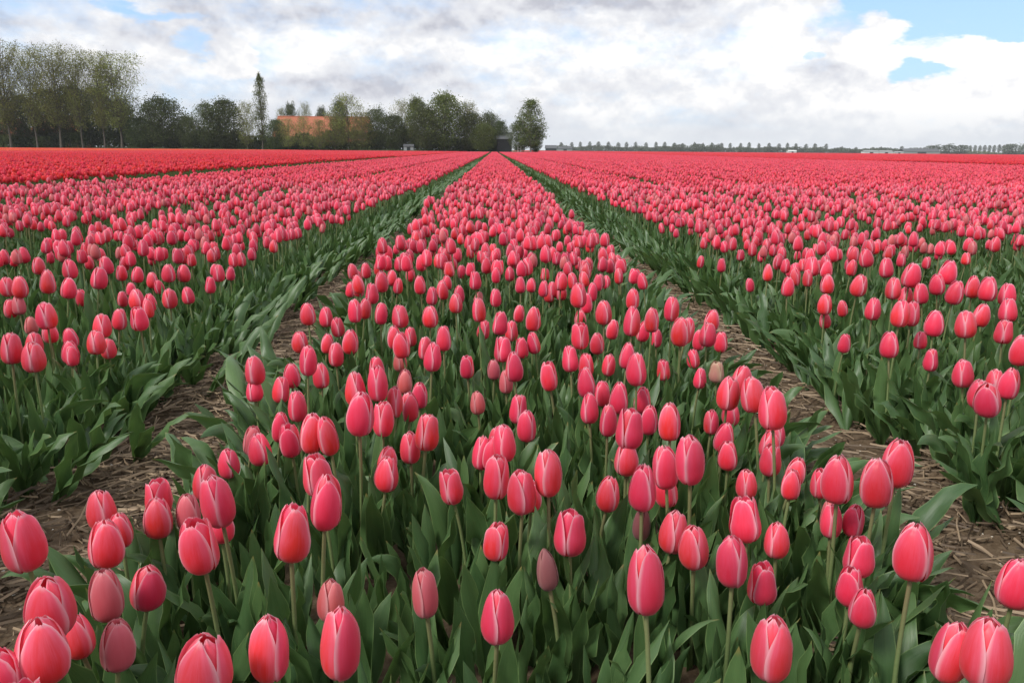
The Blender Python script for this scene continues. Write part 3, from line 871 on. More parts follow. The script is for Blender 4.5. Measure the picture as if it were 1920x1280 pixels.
# candidate plants on a jittered lattice for everything the table does not hold
def lattice(k, y0, y1, sp, rng):
    a, c = (HALF, HALF) if k == 0 else ((HALF, .72) if k == 1 else ((.72, HALF) if k == -1 else (.67, .67)))
    xs = np.arange(-a+sp/2, c, sp); out = []
    for iy, y in enumerate(np.arange(y0, y1, sp)):
        for x in xs: out.append((bed_x(k)+x+rng.uniform(-.46, .46)*sp, y+rng.uniform(-.46, .46)*sp))
    return out
near = []
for k in range(-4, 5):
    for x, y in lattice(k, -1.4, 11.5, .117, rt):
        if abs(x) > .75*y+2.2: continue
        if abs(x) < .45 and y < .42 and y > -.6: continue          # where the photographer stands
        if covered(x, y): continue
        near.append((x, y))
inview = []
for x, y in near:
    if y > .3:
        px, py = head_px(x, y, .27)
        if 0 < px < 1920 and 0 < py < 1280 and bed_of(x) >= PINK_MIN: inview.append((y, x))
inview.sort(); take = set()
for y, x in inview[:300-len(rows)]:
    take.add((x, y)); rows.append([x, y, rt.uniform(.25, .32), rt.uniform(.064, .076), rt.uniform(.56, .68), 'c'])
near = [p for p in near if p not in take]

ORD = 'first second third fourth fifth sixth seventh eighth ninth tenth eleventh twelfth thirteenth fourteenth fifteenth sixteenth seventeenth eighteenth nineteenth twentieth twenty-first twenty-second twenty-third twenty-fourth twenty-fifth twenty-sixth twenty-seventh twenty-eighth twenty-ninth thirtieth'.split()
info = []
for i, r in enumerate(rows):
    px, py = head_px(r[0], r[1], r[2]); info.append([i, bed_of(r[0]), px, py])
labels = {}
LOOK = dict(c='closed pink tulip', o='opening pink tulip', d='dull dark pink tulip', b='slim unopened tulip bud', s='cream and pink striped tulip')
BEDN = {-3: 'far left', -2: 'far left', -1: 'left', 0: 'middle', 1: 'right', 2: 'far right', 3: 'far right'}
for bn in ('far left', 'left', 'middle', 'right', 'far right'):
    L = sorted([q for q in info if BEDN.get(q[1], 'far right') == bn], key=lambda q: -q[3])
    for c in range(0, len(L), 12):
        tier = sorted(L[c:c+12], key=lambda q: q[2])
        for j, q in enumerate(tier):
            lk = LOOK[rows[q[0]][5]]
            labels[q[0]] = '%s, %s from left in the %s tier of the %s bed' % (lk, ORD[j], ORD[c//12], bn)
cnt = 0
for i, (x, y, hz, hf, wr, kd) in enumerate(rows):
    var = BLOOM[kd]; P, w0 = min(var, key=lambda q: abs(q[1]-wr)+rt.uniform(0, .08)) if len(var) > 1 else var[0]
    st, off, tilt = STEM[rt.integers(len(STEM))]
    rz = rt.uniform(0, 2*PI); lean = rt.normal(0, .05); leany = rt.normal(0, .05)
    zb = max(.12, hz-hf*.5)                                # height of the base of the bloom
    ox, oy = off*math.cos(rz), off*math.sin(rz)
    bx, by = x-ox-rt.normal(0, .008), y-oy
    gz = .018
    t = empty('tulip', (bx, by, gz), 0)
    tag(t, labels[i], 'tulip', 'pink tulips standing in the beds near the camera')
    s = inst('stem', st, t); s.rotation_euler = (0, 0, rz); s.scale = (1, 1, zb-gz+.004)
    eul = Euler((leany, lean+tilt*.6, rt.uniform(0, 6.28)))
    rotm = Matrix.Rotation(rz, 4, 'Z') @ Matrix.Rotation(tilt*.7+abs(lean), 4, 'Y') @ Matrix.Rotation(rt.uniform(0, 6.28), 4, 'Z')
    sxy = hf*wr/w0*.94
    mw = Matrix.Translation((ox, oy, zb-gz)) @ rotm @ Matrix.Diagonal((sxy, sxy, hf, 1))
    for pm in P:
        o = inst('petal', pm, t); o.matrix_local = mw
    edge = (x-bed_x(bed_of(x)))
    nl = 4 if y < 2.2 else 3
    for k in range(nl):
        out = abs(edge) > .42 and rt.random() < .6
        lm = (LEAF_OUT if out else LEAF)[rt.integers(8 if out else len(LEAF))]
        o = inst('leaf', lm, t); sc1 = min(rt.uniform(.8, 1.12), zb*.93/max(.1, max(v.co.z for v in lm.vertices)))
        q = (0 if edge > 0 else PI)+rt.normal(0, .7) if out else rt.uniform(0, 6.28)
        o.location = (.004*math.cos(q), .004*math.sin(q), .002*k); o.rotation_euler = (0, 0, q); o.scale = (sc1, sc1, sc1*rt.uniform(.9, 1.08))

# ------------------------------------------------------------------ the rest of the pink field
rp = np.random.default_rng(5)
PL = [plant_mesh('plant', rp, 'o' if k % 4 == 3 else ('c' if k != 5 else 'd'), 'petal' if k != 5 else 'petal_dull', hb=None) for k in range(12)]
pts = [p for p in near if bed_of(p[0]) >= PINK_MIN]
n = len(pts); A = np.array([(x, y, .012) for x, y in pts])
rot = np.stack([rp.normal(0, .05, n), rp.normal(0, .05, n), rp.uniform(0, 6.28, n)], -1)
scatter('pink_tulips', A, rot, rp.uniform(.9, 1.12, n), rp.integers(0, 12, n), PL, 'pink tulips of the middle distance filling the beds behind the nearest blooms', 'tulips')
FO = [foliage_mesh('foliage', rp, 3) for k in range(14)]
fp = []
for k in range(-2, 3):
    for x, y in lattice(k, -.6, 7.5, .074, rp):
        if k: x = bed_x(k)+(x-bed_x(k))*1.08
        if abs(x) > .72*y+1.2 or (abs(x) < .4 and -.6 < y < .4): continue
        fp.append((x, y, .012))
n = len(fp); fp = np.array(fp)
scatter('tulip_leaves', fp, np.stack([rp.normal(0, .1, n), rp.normal(0, .1, n), rp.uniform(0, 6.28, n)], -1), rp.uniform(.66, 1.0, n), rp.integers(0, 14, n), FO,
        'dense green tulip leaves crowding the beds between the nearest stems', 'leaves')
# leaves that lean out over the paths along the bed edges
EO = []
for k in range(8):
    bb = MB()
    for j in range(2):
        V, Fc, pc = leaf_arrays(rp, rp.uniform(.17, .27), rp.uniform(.018, .030), rp.uniform(.15, .75), rp.uniform(.1, .9), 5, 13, rp.uniform(.5, 1.8), rp.uniform(0, 1.4), rp.random(), rp.uniform(0, .7))
        q = rp.normal(0, .9); Rm = np.array([[math.cos(q), -math.sin(q), 0], [math.sin(q), math.cos(q), 0], [0, 0, 1]]); bb.add(V@Rm.T, Fc, 0, pc)
    EO.append(bb.build('edge_foliage', M['leaf']))
EO2 = []
for k in range(8):
    bb = MB()
    for j in range(3):
        V, Fc, pc = leaf_arrays(rp, rp.uniform(.18, .28), rp.uniform(.015, .026), rp.uniform(.25, .72), rp.uniform(.1, .7), 5, 11, rp.uniform(.5, 1.8), rp.uniform(0, 1.4), rp.random(), rp.uniform(0, .8))
        q = rp.normal(0, .8); Rm = np.array([[math.cos(q), -math.sin(q), 0], [math.sin(q), math.cos(q), 0], [0, 0, 1]]); bb.add(V@Rm.T, Fc, 0, pc)
    EO2.append(bb.build('edge_foliage', M['leaf']))
ep = []; er_ = []; ei = []
for k in range(-3, 4):
    for sgn in (-1, 1):
        y = -.2
        while y < 46:
            st_ = (.065 if abs(k) < 2 else .09)*(1 if y < 12 else 1.6); y += st_*rp.uniform(.6, 1.4)*(.7 if (k in (-1, 1) and sgn == -k) or (k == 0 and sgn > 0) else 1)
            if abs(bed_x(k)) > .72*y+1.6 or (k == 0 and y < .5): continue
            inner = (k == -1 and sgn > 0) or (k == 1 and sgn < 0)
            wide = rp.random() < (min(.9, .3+y*.12) if inner or k not in (-1, 0, 1) else (min(.85, max(.10 if sgn < 0 else .5, (y-1.8)/2.5))))
            ep.append((bed_x(k)+sgn*(HALF-.04+rp.normal(0, .05)+(.055 if wide else 0)+(.06 if inner else 0)), y, .012)); er_.append((0 if sgn > 0 else PI)+rp.normal(0, .8))
            ei.append(int(rp.integers(8, 16) if wide else rp.integers(0, 8)))
n = len(ep)
scatter('path_edge_leaves', np.array(ep), np.stack([np.zeros(n), np.zeros(n), np.array(er_)], -1), rp.uniform(.75, 1.1, n), np.array(ei), EO+EO2,
        'broad green leaves leaning out over the paths along the bed edges', 'leaves')

LP = [patch_mesh('patch', rp, 'petal_far', 'c', HALF+.02, 1.17, 72, .235, 1) for k in range(7)]
LPW = [patch_mesh('patch', rp, 'petal_far', 'c', .665, 1.17, 74, .235, 1) for k in range(6)]
LFW = [patch_mesh('patch', rp, 'petal_far', 'c', .71, 7.0, 66, .235, 2) for k in range(4)]
LPR = [patch_mesh('patch', rp, 'red_far', 'r', HALF-.02, 1.17, 84, .315, 1) for k in range(5)]
LF = [patch_mesh('patch', rp, 'petal_far', 'c', HALF+.02, 7.0, 66, .235, 2) for k in range(4)]
LFR = [patch_mesh('patch', rp, 'red_far', 'r', HALF+.15, 7.0, 66, .29, 2) for k in range(3)]
LFO = [patch_mesh('patch', rp, 'orange_far', 'r', HALF+.15, 7.0, 66, .32, 2) for k in range(3)]
def tiles(kr, y0, y1, step):
    out = []
    for k in kr:
        X = bed_x(k)+(.07*k if abs(k) == 1 else (.08 if k == -3 else (-.10 if k == -4 else 0)))
        for y in np.arange(y0, y1-step*.5, step):
            yc = y+step/2
            if abs(X) > .74*(yc+step)+5: continue
            if X < 12.9 and yc > FAR_Y: continue
            out.append((X, yc, 0.0))
    return np.array(out)
LASTF = 600
def field(name, kr, near_m, far_m, y0, ymid, label, cat='tulips'):
    P = []; I = []; S = []
    if near_m:
        T = tiles(kr, y0, ymid, 1.17); P.append(T); I.append(rp.integers(0, len(near_m), len(T)))
        y0 = y0+1.17*round((ymid-y0)/1.17)
    T = tiles(kr, y0, LASTF, 7.0)
    if name.startswith(('orange', 'red_tulips_left')): pass
    P.append(T); I.append(rp.integers(0, len(far_m), len(T))+len(near_m))
    P = np.concatenate(P); I = np.concatenate(I); n = len(P)
    scatter(name, P, np.where(rp.random(n) < .5, 0, PI), np.ones(n), I, near_m+far_m, label, cat)
ym = 11.5+1.17*36
field('pink_tulips_beyond', range(0, 1), LP, LF, 11.5, ym, 'pink tulips of the middle bed running away to the trees')
field('pink_tulip_rows', [k for k in range(PINK_MIN, PINK_MAX+1) if k], LPW, LFW, 11.5, ym, 'pink tulips of the long beds on both sides running away to the trees')
# beds left and right out of the near scatter's reach get their first metres as well
field('red_tulips', range(-25, PINK_MIN), LPR, LFR, 2.0, 2.0+1.17*44, 'band of bright red tulips left of the pink beds')
field('orange_tulips', range(-185, -25), [], LFO, 20, 20, 'strip of orange tulips along the far left edge of the field')
field('red_tulips_right', range(PINK_MAX+1, 250), LPR, LFR, 22.0, 22+1.17*24, 'distant band of bright red tulips on the right under the horizon')
P = tiles(range(5, PINK_MAX+1), 3.0, 11.4, 1.17); n = len(P)
scatter('pink_tulips_aside', P, np.where(rp.random(n) < .5, 0, PI), np.ones(n), rp.integers(0, len(LPW), n), LPW, 'pink tulips in the outermost right beds beyond the near rows', 'tulips')

# ------------------------------------------------------------------ trees
def bark(name, a, c):
    mt, g = newmat(name); t = g.node('ShaderNodeTexCoord'); n = g.noise(t.outputs['Object'], 1.4, 5, .7)
    return finish(mt, g, g.mix(n, rgb(*a), rgb(*c)), .85, .2)
M['bark'] = bark('grey_bark', (.07, .06, .048), (.17, .15, .12)); M['bark_pale'] = bark('pale_bark', (.12, .105, .085), (.30, .27, .23)); M['birch'] = bark('birch_bark', (.2, .19, .17), (.6, .58, .53))
def crown_mat(name, a, c, tr=.3):
    mt, g = newmat(name); at = g.node('ShaderNodeAttribute', attribute_name='pc')
    oi = g.node('ShaderNodeObjectInfo')
    col = g.mix(at.outputs['Alpha'], rgb(*a), rgb(*c))
    hs = g.node('ShaderNodeHueSaturation'); g.put(hs.inputs['Color'], col); g.put(hs.inputs['Hue'], g.m('MULTIPLY_ADD', oi.outputs['Random'], .03, .487)); g.put(hs.inputs['Value'], g.m('MULTIPLY_ADD', oi.outputs['Random'], .35, .82))
    return finish(mt, g, hs.outputs[0], .7, .2, transl=tr)
M['c_olive'] = crown_mat('olive_spring_leaves', (.17, .185, .05), (.33, .34, .095))
M['c_dark'] = crown_mat('dark_leaves', (.038, .054, .020), (.145, .18, .062))
M['c_green'] = crown_mat('fresh_green_leaves', (.065, .088, .026), (.22, .255, .07))
M['c_mid'] = crown_mat('mid_green_leaves', (.045, .064, .024), (.175, .21, .075))
M['c_pale'] = crown_mat('pale_green_leaves', (.14, .18, .09), (.24, .28, .14))
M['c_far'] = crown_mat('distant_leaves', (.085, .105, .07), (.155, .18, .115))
def tree_meshes(rng, shape, bk, cr, nleaf, H=1.0, base=.3, rad=.2, up=.7, nb=30, lsz=.012, vase=False, trunk_r=.012, clump=.03, twigs=260, fill=.3):
    """unit tree (height 1): tapered trunk with limbs; crown of small leaf faces gathered in clumps round the limb ends"""
    tb = MB(); t = np.linspace(0, 1, 9); wob = rng.uniform(-.015, .015, (9, 2)); wob[0] = 0
    top = .93
    P = np.stack([np.cumsum(wob[:, 0])*.5, np.cumsum(wob[:, 1])*.5, t*top], -1)
    tb.tube(P, trunk_r*(1-.85*t)*np.where(t < .05, 1.4, 1), 7)
    ends = []
    def lerpP(z):
        i = min(7, int(z/top*8)); u = z/top*8-i; return P[i]*(1-u)+P[i+1]*u
    for k in range(nb):
        u = min(1, ((k+rng.random())/nb)**.8); a = k*2.4+rng.uniform(-.5, .5)
        rr = rad*shape(u)*rng.uniform(.45, 1.05); ze = base+(1-base)*u
        z0 = max(base*.7+.05*rng.random(), min(top-.02, ze-rr*math.tan(up))); p0 = lerpP(z0)
        e = np.array([p0[0]+rr*math.cos(a), p0[1]+rr*math.sin(a), ze])
        mid = p0*.5+e*.5+np.array([0, 0, -.015+.02*rng.random()])
        tb.tube([p0, mid, e], [trunk_r*.32*(1-u*.5), trunk_r*.2*(1-u*.4), .0006], 3)
        for s in (.35, .55, .75, .9, 1.0):
            q = (p0*(1-s)**2+2*mid*s*(1-s)+e*s*s); ends.append((q, s))
            d = rng.normal(0, 1, 3); d[2] = abs(d[2])+.4; d /= np.linalg.norm(d); q2 = q+d*rad*.22*rng.uniform(.5, 1.2)
            tb.tube([q, q2], [.0016, .0004], 3); ends.append((q2, 1.0))
    E = np.array([e[0] for e in ends]); 
    for k in range(twigs):
        q = E[rng.integers(len(E))]; d = rng.normal(0, 1, 3); d[2] = abs(d[2])+.3*up; d /= np.linalg.norm(d); L = rad*.2*rng.uniform(.3, 1); s = np.cross(d, rng.normal(0, 1, 3)); s = s/np.linalg.norm(s)*.0009
        tb.add([q-s, q+s, q+d*L], [(0, 1, 2)])
    cb = MB(); nc = max(8, nleaf//40); centres = E[rng.integers(0, len(E), nc)]
    tone = rng.random(nc)**1.3
    ci = rng.integers(0, nc, nleaf); C = centres[ci]+rng.normal(0, clump, (nleaf, 3))*np.array([1, 1, .8])
    # part of the leaves fill the inside of the crown
    nf = int(nleaf*fill)
    if nf:
        u = rng.random(nf); a = rng.uniform(0, 6.28, nf); r = rad*np.array([shape(q) for q in u])*np.sqrt(rng.random(nf))*.95
        C[:nf] = np.stack([r*np.cos(a), r*np.sin(a), base+(1-base)*u], -1)
    C[:, 2] = np.where(C[:, 2] < base*.5, base*.5+rng.random(nleaf)*.1, C[:, 2])
    N1 = rng.normal(0, 1, (nleaf, 3)); N1 /= np.linalg.norm(N1, axis=1)[:, None]; N2 = np.cross(N1, rng.normal(0, 1, (nleaf, 3))); N2 /= np.linalg.norm(N2, axis=1)[:, None]
    sz = lsz*rng.uniform(.6, 1.4, (nleaf, 1))
    V = np.stack([C-N1*sz, C+N2*sz*.7, C+N1*sz, C-N2*sz*.7], 1).reshape(-1, 3)
    al = np.clip(tone[ci]*.6+rng.random(nleaf)*.4, 0, 1); pc = np.zeros((nleaf*4, 4)); pc[:, 3] = np.repeat(al, 4)
    Fi = np.arange(nleaf*4).reshape(-1, 4)
    cb.v.append(V); cb.f = [tuple(q) for q in Fi.tolist()]; cb.mi = [0]*nleaf; cb.pc.append(pc); cb.n = nleaf*4
    q_ = 1.0/np.quantile(V[:, 2], .99)
    for b_ in (tb, cb):
        for v_ in b_.v: v_[:, 2] *= q_
    return tb.build('trunk', M[bk]), cb.build('crown', M[cr], False)
rd = lambda u: math.sqrt(max(0, 1-(2*min(1, max(0, u))-1)**2*.92))
egg = lambda u: math.sqrt(max(0.02, 1-abs(2*(min(1, max(0, u))**.8)-1)**2.2))
vas = lambda u: .35+.75*math.sin(min(1, max(0, u))**1.0*PI*.62)
col_ = lambda u: (.55+.6*min(1, u*2.2)) if u < .35 else 1.05*max(.1, 1-((u-.35)/.65)**3.4)
rt2 = np.random.default_rng(44)
TR = {}
TR['poplar'] = [tree_meshes(rt2, vas, 'bark', 'c_olive', 11000, base=.24, rad=.165, up=1.12, nb=90, lsz=.0050, trunk_r=.0092, clump=.030, twigs=2200, fill=.22) for k in range(4)]
TR['dense'] = [tree_meshes(rt2, rd, 'bark', 'c_dark', 13000, base=.08, rad=.42, up=.7, nb=70, lsz=.0125, trunk_r=.014, clump=.055, twigs=900, fill=.4) for k in range(3)]
TR['bushy'] = [tree_meshes(rt2, rd, 'bark', 'c_mid', 12000, base=.10, rad=.42, up=.8, nb=74, lsz=.0115, trunk_r=.013, clump=.050, twigs=1200, fill=.32) for k in range(3)]
TR['fresh'] = [tree_meshes(rt2, egg, 'bark', 'c_green', 13000, base=.10, rad=.38, up=.8, nb=74, lsz=.0115, trunk_r=.014, clump=.052, twigs=700, fill=.35) for k in range(3)]
TR['sparse'] = [tree_meshes(rt2, rd, 'bark', 'c_olive', 6000, base=.16, rad=.34, up=.95, nb=70, lsz=.0085, trunk_r=.011, clump=.045, twigs=2000, fill=.2) for k in range(3)]
TR['slender'] = [tree_meshes(rt2, col_, 'bark', 'c_green', 6500, base=.14, rad=.115, up=1.15, nb=90, lsz=.0062, trunk_r=.011, clump=.016, twigs=900, fill=.4)]
TR['birch'] = [tree_meshes(rt2, egg, 'birch', 'c_green', 9000, base=.14, rad=.20, up=1.0, nb=70, lsz=.0085, trunk_r=.010, clump=.028, twigs=1300, fill=.3)]
TR['farpop'] = [tree_meshes(rt2, rd, 'bark', 'c_far', 1100, base=.2, rad=.28, up=1.0, nb=24, lsz=.026, trunk_r=.018, clump=.04, twigs=60, fill=.75) for k in range(3)]
TR['farbush'] = [tree_meshes(rt2, rd, 'bark', 'c_far', 1100, base=.02, rad=.7, up=.6, nb=20, lsz=.05, trunk_r=.02, clump=.09, twigs=20, fill=.65) for k in range(3)]
RADU = dict(poplar=.165, dense=.42, bushy=.42, fresh=.38, sparse=.34, slender=.115, birch=.20, farpop=.30, farbush=.7)
def at(px, Y):
    """ground point at distance Y in the direction a place lies from the camera"""
    a = math.atan((px-960)/F_PX*math.cos(PITCH)) + YAW
    return Y*math.tan(a), Y
def hor(px): return 280.94+(px-926.7)*.00771
def tree(kind, px, top, wpx, Y, label, group=None, name='tree', cat='tree'):
    X, Y = at(px, Y); sc_px = F_PX/math.cos(PITCH)**2/Y
    Hh = (hor(px)-top)/sc_px+EYE; w = wpx/sc_px/(2*RADU[kind]*Hh)
    t = empty(name, (X, Y, -.03), rt2.uniform(0, 6.28)); t.scale = (Hh*w, Hh*w, Hh)
    tag(t, label, cat, group)
    tm, cm = TR[kind][rt2.integers(len(TR[kind]))]
    inst('trunk', tm, t); inst('crown', cm, t)
    return t
gp = 'tall poplars in a row at the left'
for px, top, w, lab in ((-34, 96, 74, 'tall poplar cut off by the left picture edge'), (18, 86, 72, 'tallest bare poplar, first full one from the left edge'), (68, 101, 60, 'second tall poplar from the left edge, slim pale trunk'),
                        (112, 93, 76, 'third tall poplar from the left edge with a wide top'), (153, 104, 58, 'fourth tall poplar from the left edge in the row'),
                        (194, 106, 56, 'fifth tall poplar from the left, before the last one'), (226, 107, 84, 'last tall poplar on the right of the row with broad crown')):
    tree('poplar', px, top, w, 205, lab, gp, 'poplar_tree')
gp = 'dark trees behind the poplar row'
for px, top, w, Y, lab in ((-10, 172, 80, 216, 'dark leafy tree behind the poplars at the picture edge'), (42, 180, 74, 214, 'low dark tree behind the second poplar'), (92, 172, 84, 217, 'dark olive tree behind the third poplar'),
                        (140, 165, 80, 215, 'dark olive tree between third and fourth poplar trunks'), (182, 168, 76, 216, 'rounded dark tree behind the fifth poplar'), (225, 190, 70, 214, 'dark tree behind the last broad poplar')):
    tree('dense', px, top, w, Y, lab, gp)
L1 = [('dense', 262, 222, 64, 206, 'low dark tree right of the broad last poplar'), ('dense', 306, 187, 98, 207, 'broad dark round tree with a free spiky top'), ('sparse', 286, 196, 60, 212, 'thin bare topped tree behind the broad dark tree'),
      ('bushy', 352, 220, 54, 206, 'small tree in the dip between two broad dark trees'), ('bushy', 388, 196, 70, 207, 'left half of the pair of dark bushy trees'), ('dense', 424, 190, 74, 208, 'taller right tree of the pair of dark bushy trees'),
      ('sparse', 462, 194, 52, 206, 'thin airy tree left of the slender columnar poplar'), ('slender', 490, 143, 30, 204, 'slender columnar poplar standing alone above the hedge'),
      ('dense', 518, 226, 48, 203, 'dark shrub like tree before the left end of the orange roof'),
      ('bushy', 545, 196, 34, 250, 'small treetop above the left end of the orange roof'), ('sparse', 572, 196, 34, 252, 'thin treetop above the middle of the orange roof'), ('bushy', 603, 203, 30, 250, 'low treetop showing over the orange roof ridge'), ('sparse', 527, 205, 30, 250, 'thin treetop at the left roof corner'),
      ('sparse', 538, 224, 44, 201, 'small bare tree before the left part of the orange roof'), ('sparse', 568, 220, 44, 201, 'small round tree before the middle of the orange roof'), ('sparse', 598, 226, 42, 201, 'third small tree before the orange roof'),
      ('sparse', 626, 212, 54, 203, 'narrow brownish tree before the right part of the roof'), ('sparse', 652, 181, 84, 204, 'wide airy tree rising above the right end of the roof'), ('bushy', 636, 190, 40, 206, 'dark crown beside the wide airy tree'),
      ('sparse', 678, 212, 56, 202, 'brown bare tree before the right gable of the farm'), ('bushy', 704, 205, 62, 205, 'dark green tree directly right of the orange roof'), ('dense', 735, 216, 60, 204, 'dark low tree between farm and big tree group'),
      ('sparse', 752, 190, 56, 207, 'pale airy tree at the left of the big tree group'), ('fresh', 780, 186, 56, 205, 'green tree left in the big group with pointed top'), ('fresh', 830, 179, 98, 204, 'largest fresh green round tree in the middle of the group'),
      ('bushy', 800, 205, 70, 202, 'lower tree in front of the big green tree'), ('sparse', 873, 193, 62, 206, 'brownish airy tree right of the big green tree'), ('bushy', 880, 212, 70, 204, 'dark tree under the brownish airy crown'),
      ('bushy', 914, 213, 56, 205, 'sloping tree near the right end of the big group'), ('dense', 934, 228, 40, 203, 'last low tree left of the black barn'), ('fresh', 905, 232, 60, 201, 'low fresh green bush tree before the group end'),
      ('birch', 992, 190, 62, 196, 'white stemmed birch at the right end of the tree line'), ('bushy', 972, 226, 54, 198, 'dark bushy tree beside the birch'), ('dense', 1001, 238, 34, 197, 'low bush at the foot of the birch')]
for k, px, top, w, Y, lab in L1: tree(k, px, top, w, Y, lab, 'trees round the farm at the end of the field')
# far row to the right
r3 = np.random.default_rng(8)
for i in range(29):
    px = 1050+i*17.6+r3.uniform(-2.5, 2.5); tree('farpop', px, 266+i*.12+r3.uniform(-1.2, 1.2), 9.5+r3.uniform(-1.5, 1.5), 1100, '%s small distant poplar from the left in the evenly spaced horizon row' % ORD[i], 'distant row of poplars on the horizon', 'poplar_tree')
for i in range(13):
    px = 1575+i*14.3+r3.uniform(-4, 4); tree('farpop', px, 276+r3.uniform(-2, 2), 10, 1250, '%s tiny thin distant tree from the left, right of the poplar row' % ORD[i], 'low thin distant trees on the horizon', 'tree')
for i in range(9):
    px = 1815+i*9; tree('farpop', px, 272+r3.uniform(-1.5, 1), 9, 1150, '%s tiny distant tree from the left behind the light green hedge' % ORD[i], 'distant trees behind the light hedge', 'tree')
for px, top, w, lab in ((1090, 275, 26, 'small dark bush at the foot of the distant poplars, next to the barns'), (1120, 277, 22, 'low distant bush between barns and field'), (1200, 276, 30, 'low distant bush under the poplar row'), (1245, 274, 34, 'rounded distant bush left of the darker wood'),
                        (1272, 271, 40, 'left tree of the darker distant clump'), (1305, 270, 44, 'middle tree of the darker distant clump'), (1335, 270, 40, 'right tree of the darker distant clump'), (1395, 276, 50, 'low bush right of the darker distant clump'), (1440, 275, 44, 'broad low distant bush before the poplar row'),
                        (1490, 275, 50, 'distant bush behind the small white house'), (1530, 275, 40, 'distant bush at the end of the poplar row'), (1590, 279, 50, 'flat distant bush behind the glasshouses, left'), (1650, 280, 50, 'flat distant bush behind the glasshouses, right'),
                        (1745, 271, 38, 'left tree of the rounded wood at the far right'), (1775, 270, 44, 'middle tree of the rounded wood at the far right'), (1800, 272, 36, 'right tree of the rounded wood at the far right'), (1893, 270, 44, 'dark clump near the right edge of the horizon'), (1925, 269, 40, 'dark distant tree cut by the right picture edge')):
    tree('farbush', px, top, w, 1050, lab, 'distant bushes and woods on the horizon', 'tree')
# undergrowth and hedges: uncountable leaf masses
def leafband(name, pts, h0, h1, thick, n, mat, sz, label, cat='undergrowth', kind='stuff'):
    rng = np.random.default_rng(len(name)+n); b = MB(); P = np.array(pts, float); seg = np.linalg.norm(P[1:]-P[:-1], axis=1); cs = np.concatenate([[0], np.cumsum(seg)])
    s = rng.random(n)*cs[-1]; i = np.clip(np.searchsorted(cs, s)-1, 0, len(seg)-1); u = (s-cs[i])/seg[i]; q = P[i]*(1-u)[:, None]+P[i+1]*u[:, None]
    hh = np.array([h0+(h1-h0)*(.5+.5*math.sin(a*.13+1.3*math.sin(a*.05)))*(.7+.3*math.sin(a*.9)) for a in s]); z = hh*rng.random(n)**.8
    C = np.stack([q[:, 0]+rng.normal(0, thick*.3, n), q[:, 1]+rng.normal(0, thick*.3, n), z], -1)
    N1 = rng.normal(0, 1, (n, 3)); N1 /= np.linalg.norm(N1, axis=1)[:, None]; N2 = np.cross(N1, rng.normal(0, 1, (n, 3))); N2 /= np.linalg.norm(N2, axis=1)[:, None]; k = sz*rng.uniform(.6, 1.4, (n, 1))
    V = np.stack([C-N1*k, C+N2*k*.7, C+N1*k, C-N2*k*.7], 1).reshape(-1, 3); pc = np.zeros((n*4, 4)); pc[:, 3] = np.repeat(np.clip(.5+.5*np.sin(s*.7)+rng.normal(0, .2, n), 0, 1), 4)
    b.v.append(V); b.f = [tuple(t) for t in np.arange(n*4).reshape(-1, 4).tolist()]; b.mi = [0]*n; b.pc.append(pc); b.n = n*4
    return tag(inst(name, b.build(name, M[mat], False)), label, cat, kind=kind)
leafband('undergrowth', [at(-140, 212)+(), at(240, 212), at(500, 210)], 3.0, 6.5, 3.0, 26000, 'c_dark', .22, 'dark undergrowth between the trunks on the left')
leafband('undergrowth', [at(690, 207), at(935, 206)], 3.0, 6.0, 3.0, 15000, 'c_dark', .22, 'dark undergrowth under the big group of trees')
leafband('undergrowth', [at(240, 210), at(510, 209), at(690, 214)], 2.2, 5.6, 2.6, 24000, 'c_mid', .22, 'dark undergrowth at the foot of the broad dark trees and along the farm')
leafband('undergrowth', [at(495, 205), at(560, 206.5)], 1.2, 2.6, 2.0, 2500, 'c_dark', .18, 'low shrubs before the left of the farm')
leafband('undergrowth', [at(655, 202.5), at(700, 202.5)], 1.6, 3.2, 2.0, 2500, 'c_dark', .18, 'low shrubs before the right gable of the farm')
leafband('hedge', [at(1040, 1120), at(1500, 1120), at(1740, 1120)], 5.0, 8.0, 8, 24000, 'c_far', .8, 'grey green distant hedge line along the horizon', 'hedge')
leafband('hedge', [at(1740, 1060), at(1990, 1060)], 2.0, 4.5, 6, 4000, 'c_pale', .7, 'light green distant hedge near the right picture edge', 'hedge')
leafband('reeds', [at(-160, 199.5), at(930, 199.5)], .3, .75, .8, 12000, 'c_pale', .09, 'low rough grass verge at the far end of the tulip field', 'grass')

# ------------------------------------------------------------------ buildings
def tile_mat():
    mt, g = newmat('orange_roof_tiles'); t = g.node('ShaderNodeTexCoord'); n = g.noise(t.outputs['Object'], .6, 6, .7); n2 = g.noise(t.outputs['Object'], 6, 3, .6)
    c = g.mix(n, rgb(.36, .11, .062), rgb(.52, .185, .105)); c = g.mix(g.ss(n2, .45, .8, 0, .6), c, rgb(.26, .12, .08))
    return finish(mt, g, c, .8, .25)
M['tiles'] = tile_mat(); M['board'] = plain('dark_green_boards', (.028, .038, .03), .7, .3); M['black'] = plain('black_boards', (.022, .024, .026), .7, .3)
M['brick'] = plain('red_brick', (.28, .10, .065), .85, .2, .3, 5); M['white'] = plain('white_paint', (.72, .72, .70), .5, .4, .06); M['slate'] = plain('grey_roof', (.10, .105, .11), .7, .3)
M['greyw'] = plain('grey_cladding', (.30, .31, .31), .7, .3, .1)
mt, g_ = newmat('window_glass'); M['glass'] = finish(mt, g_, rgb(.03, .04, .05), .08, .6)
def piece(name, parent, fn, mat, smooth=False):
    b = MB(); fn(b); return inst(name, b.build(name, mat, smooth), parent)
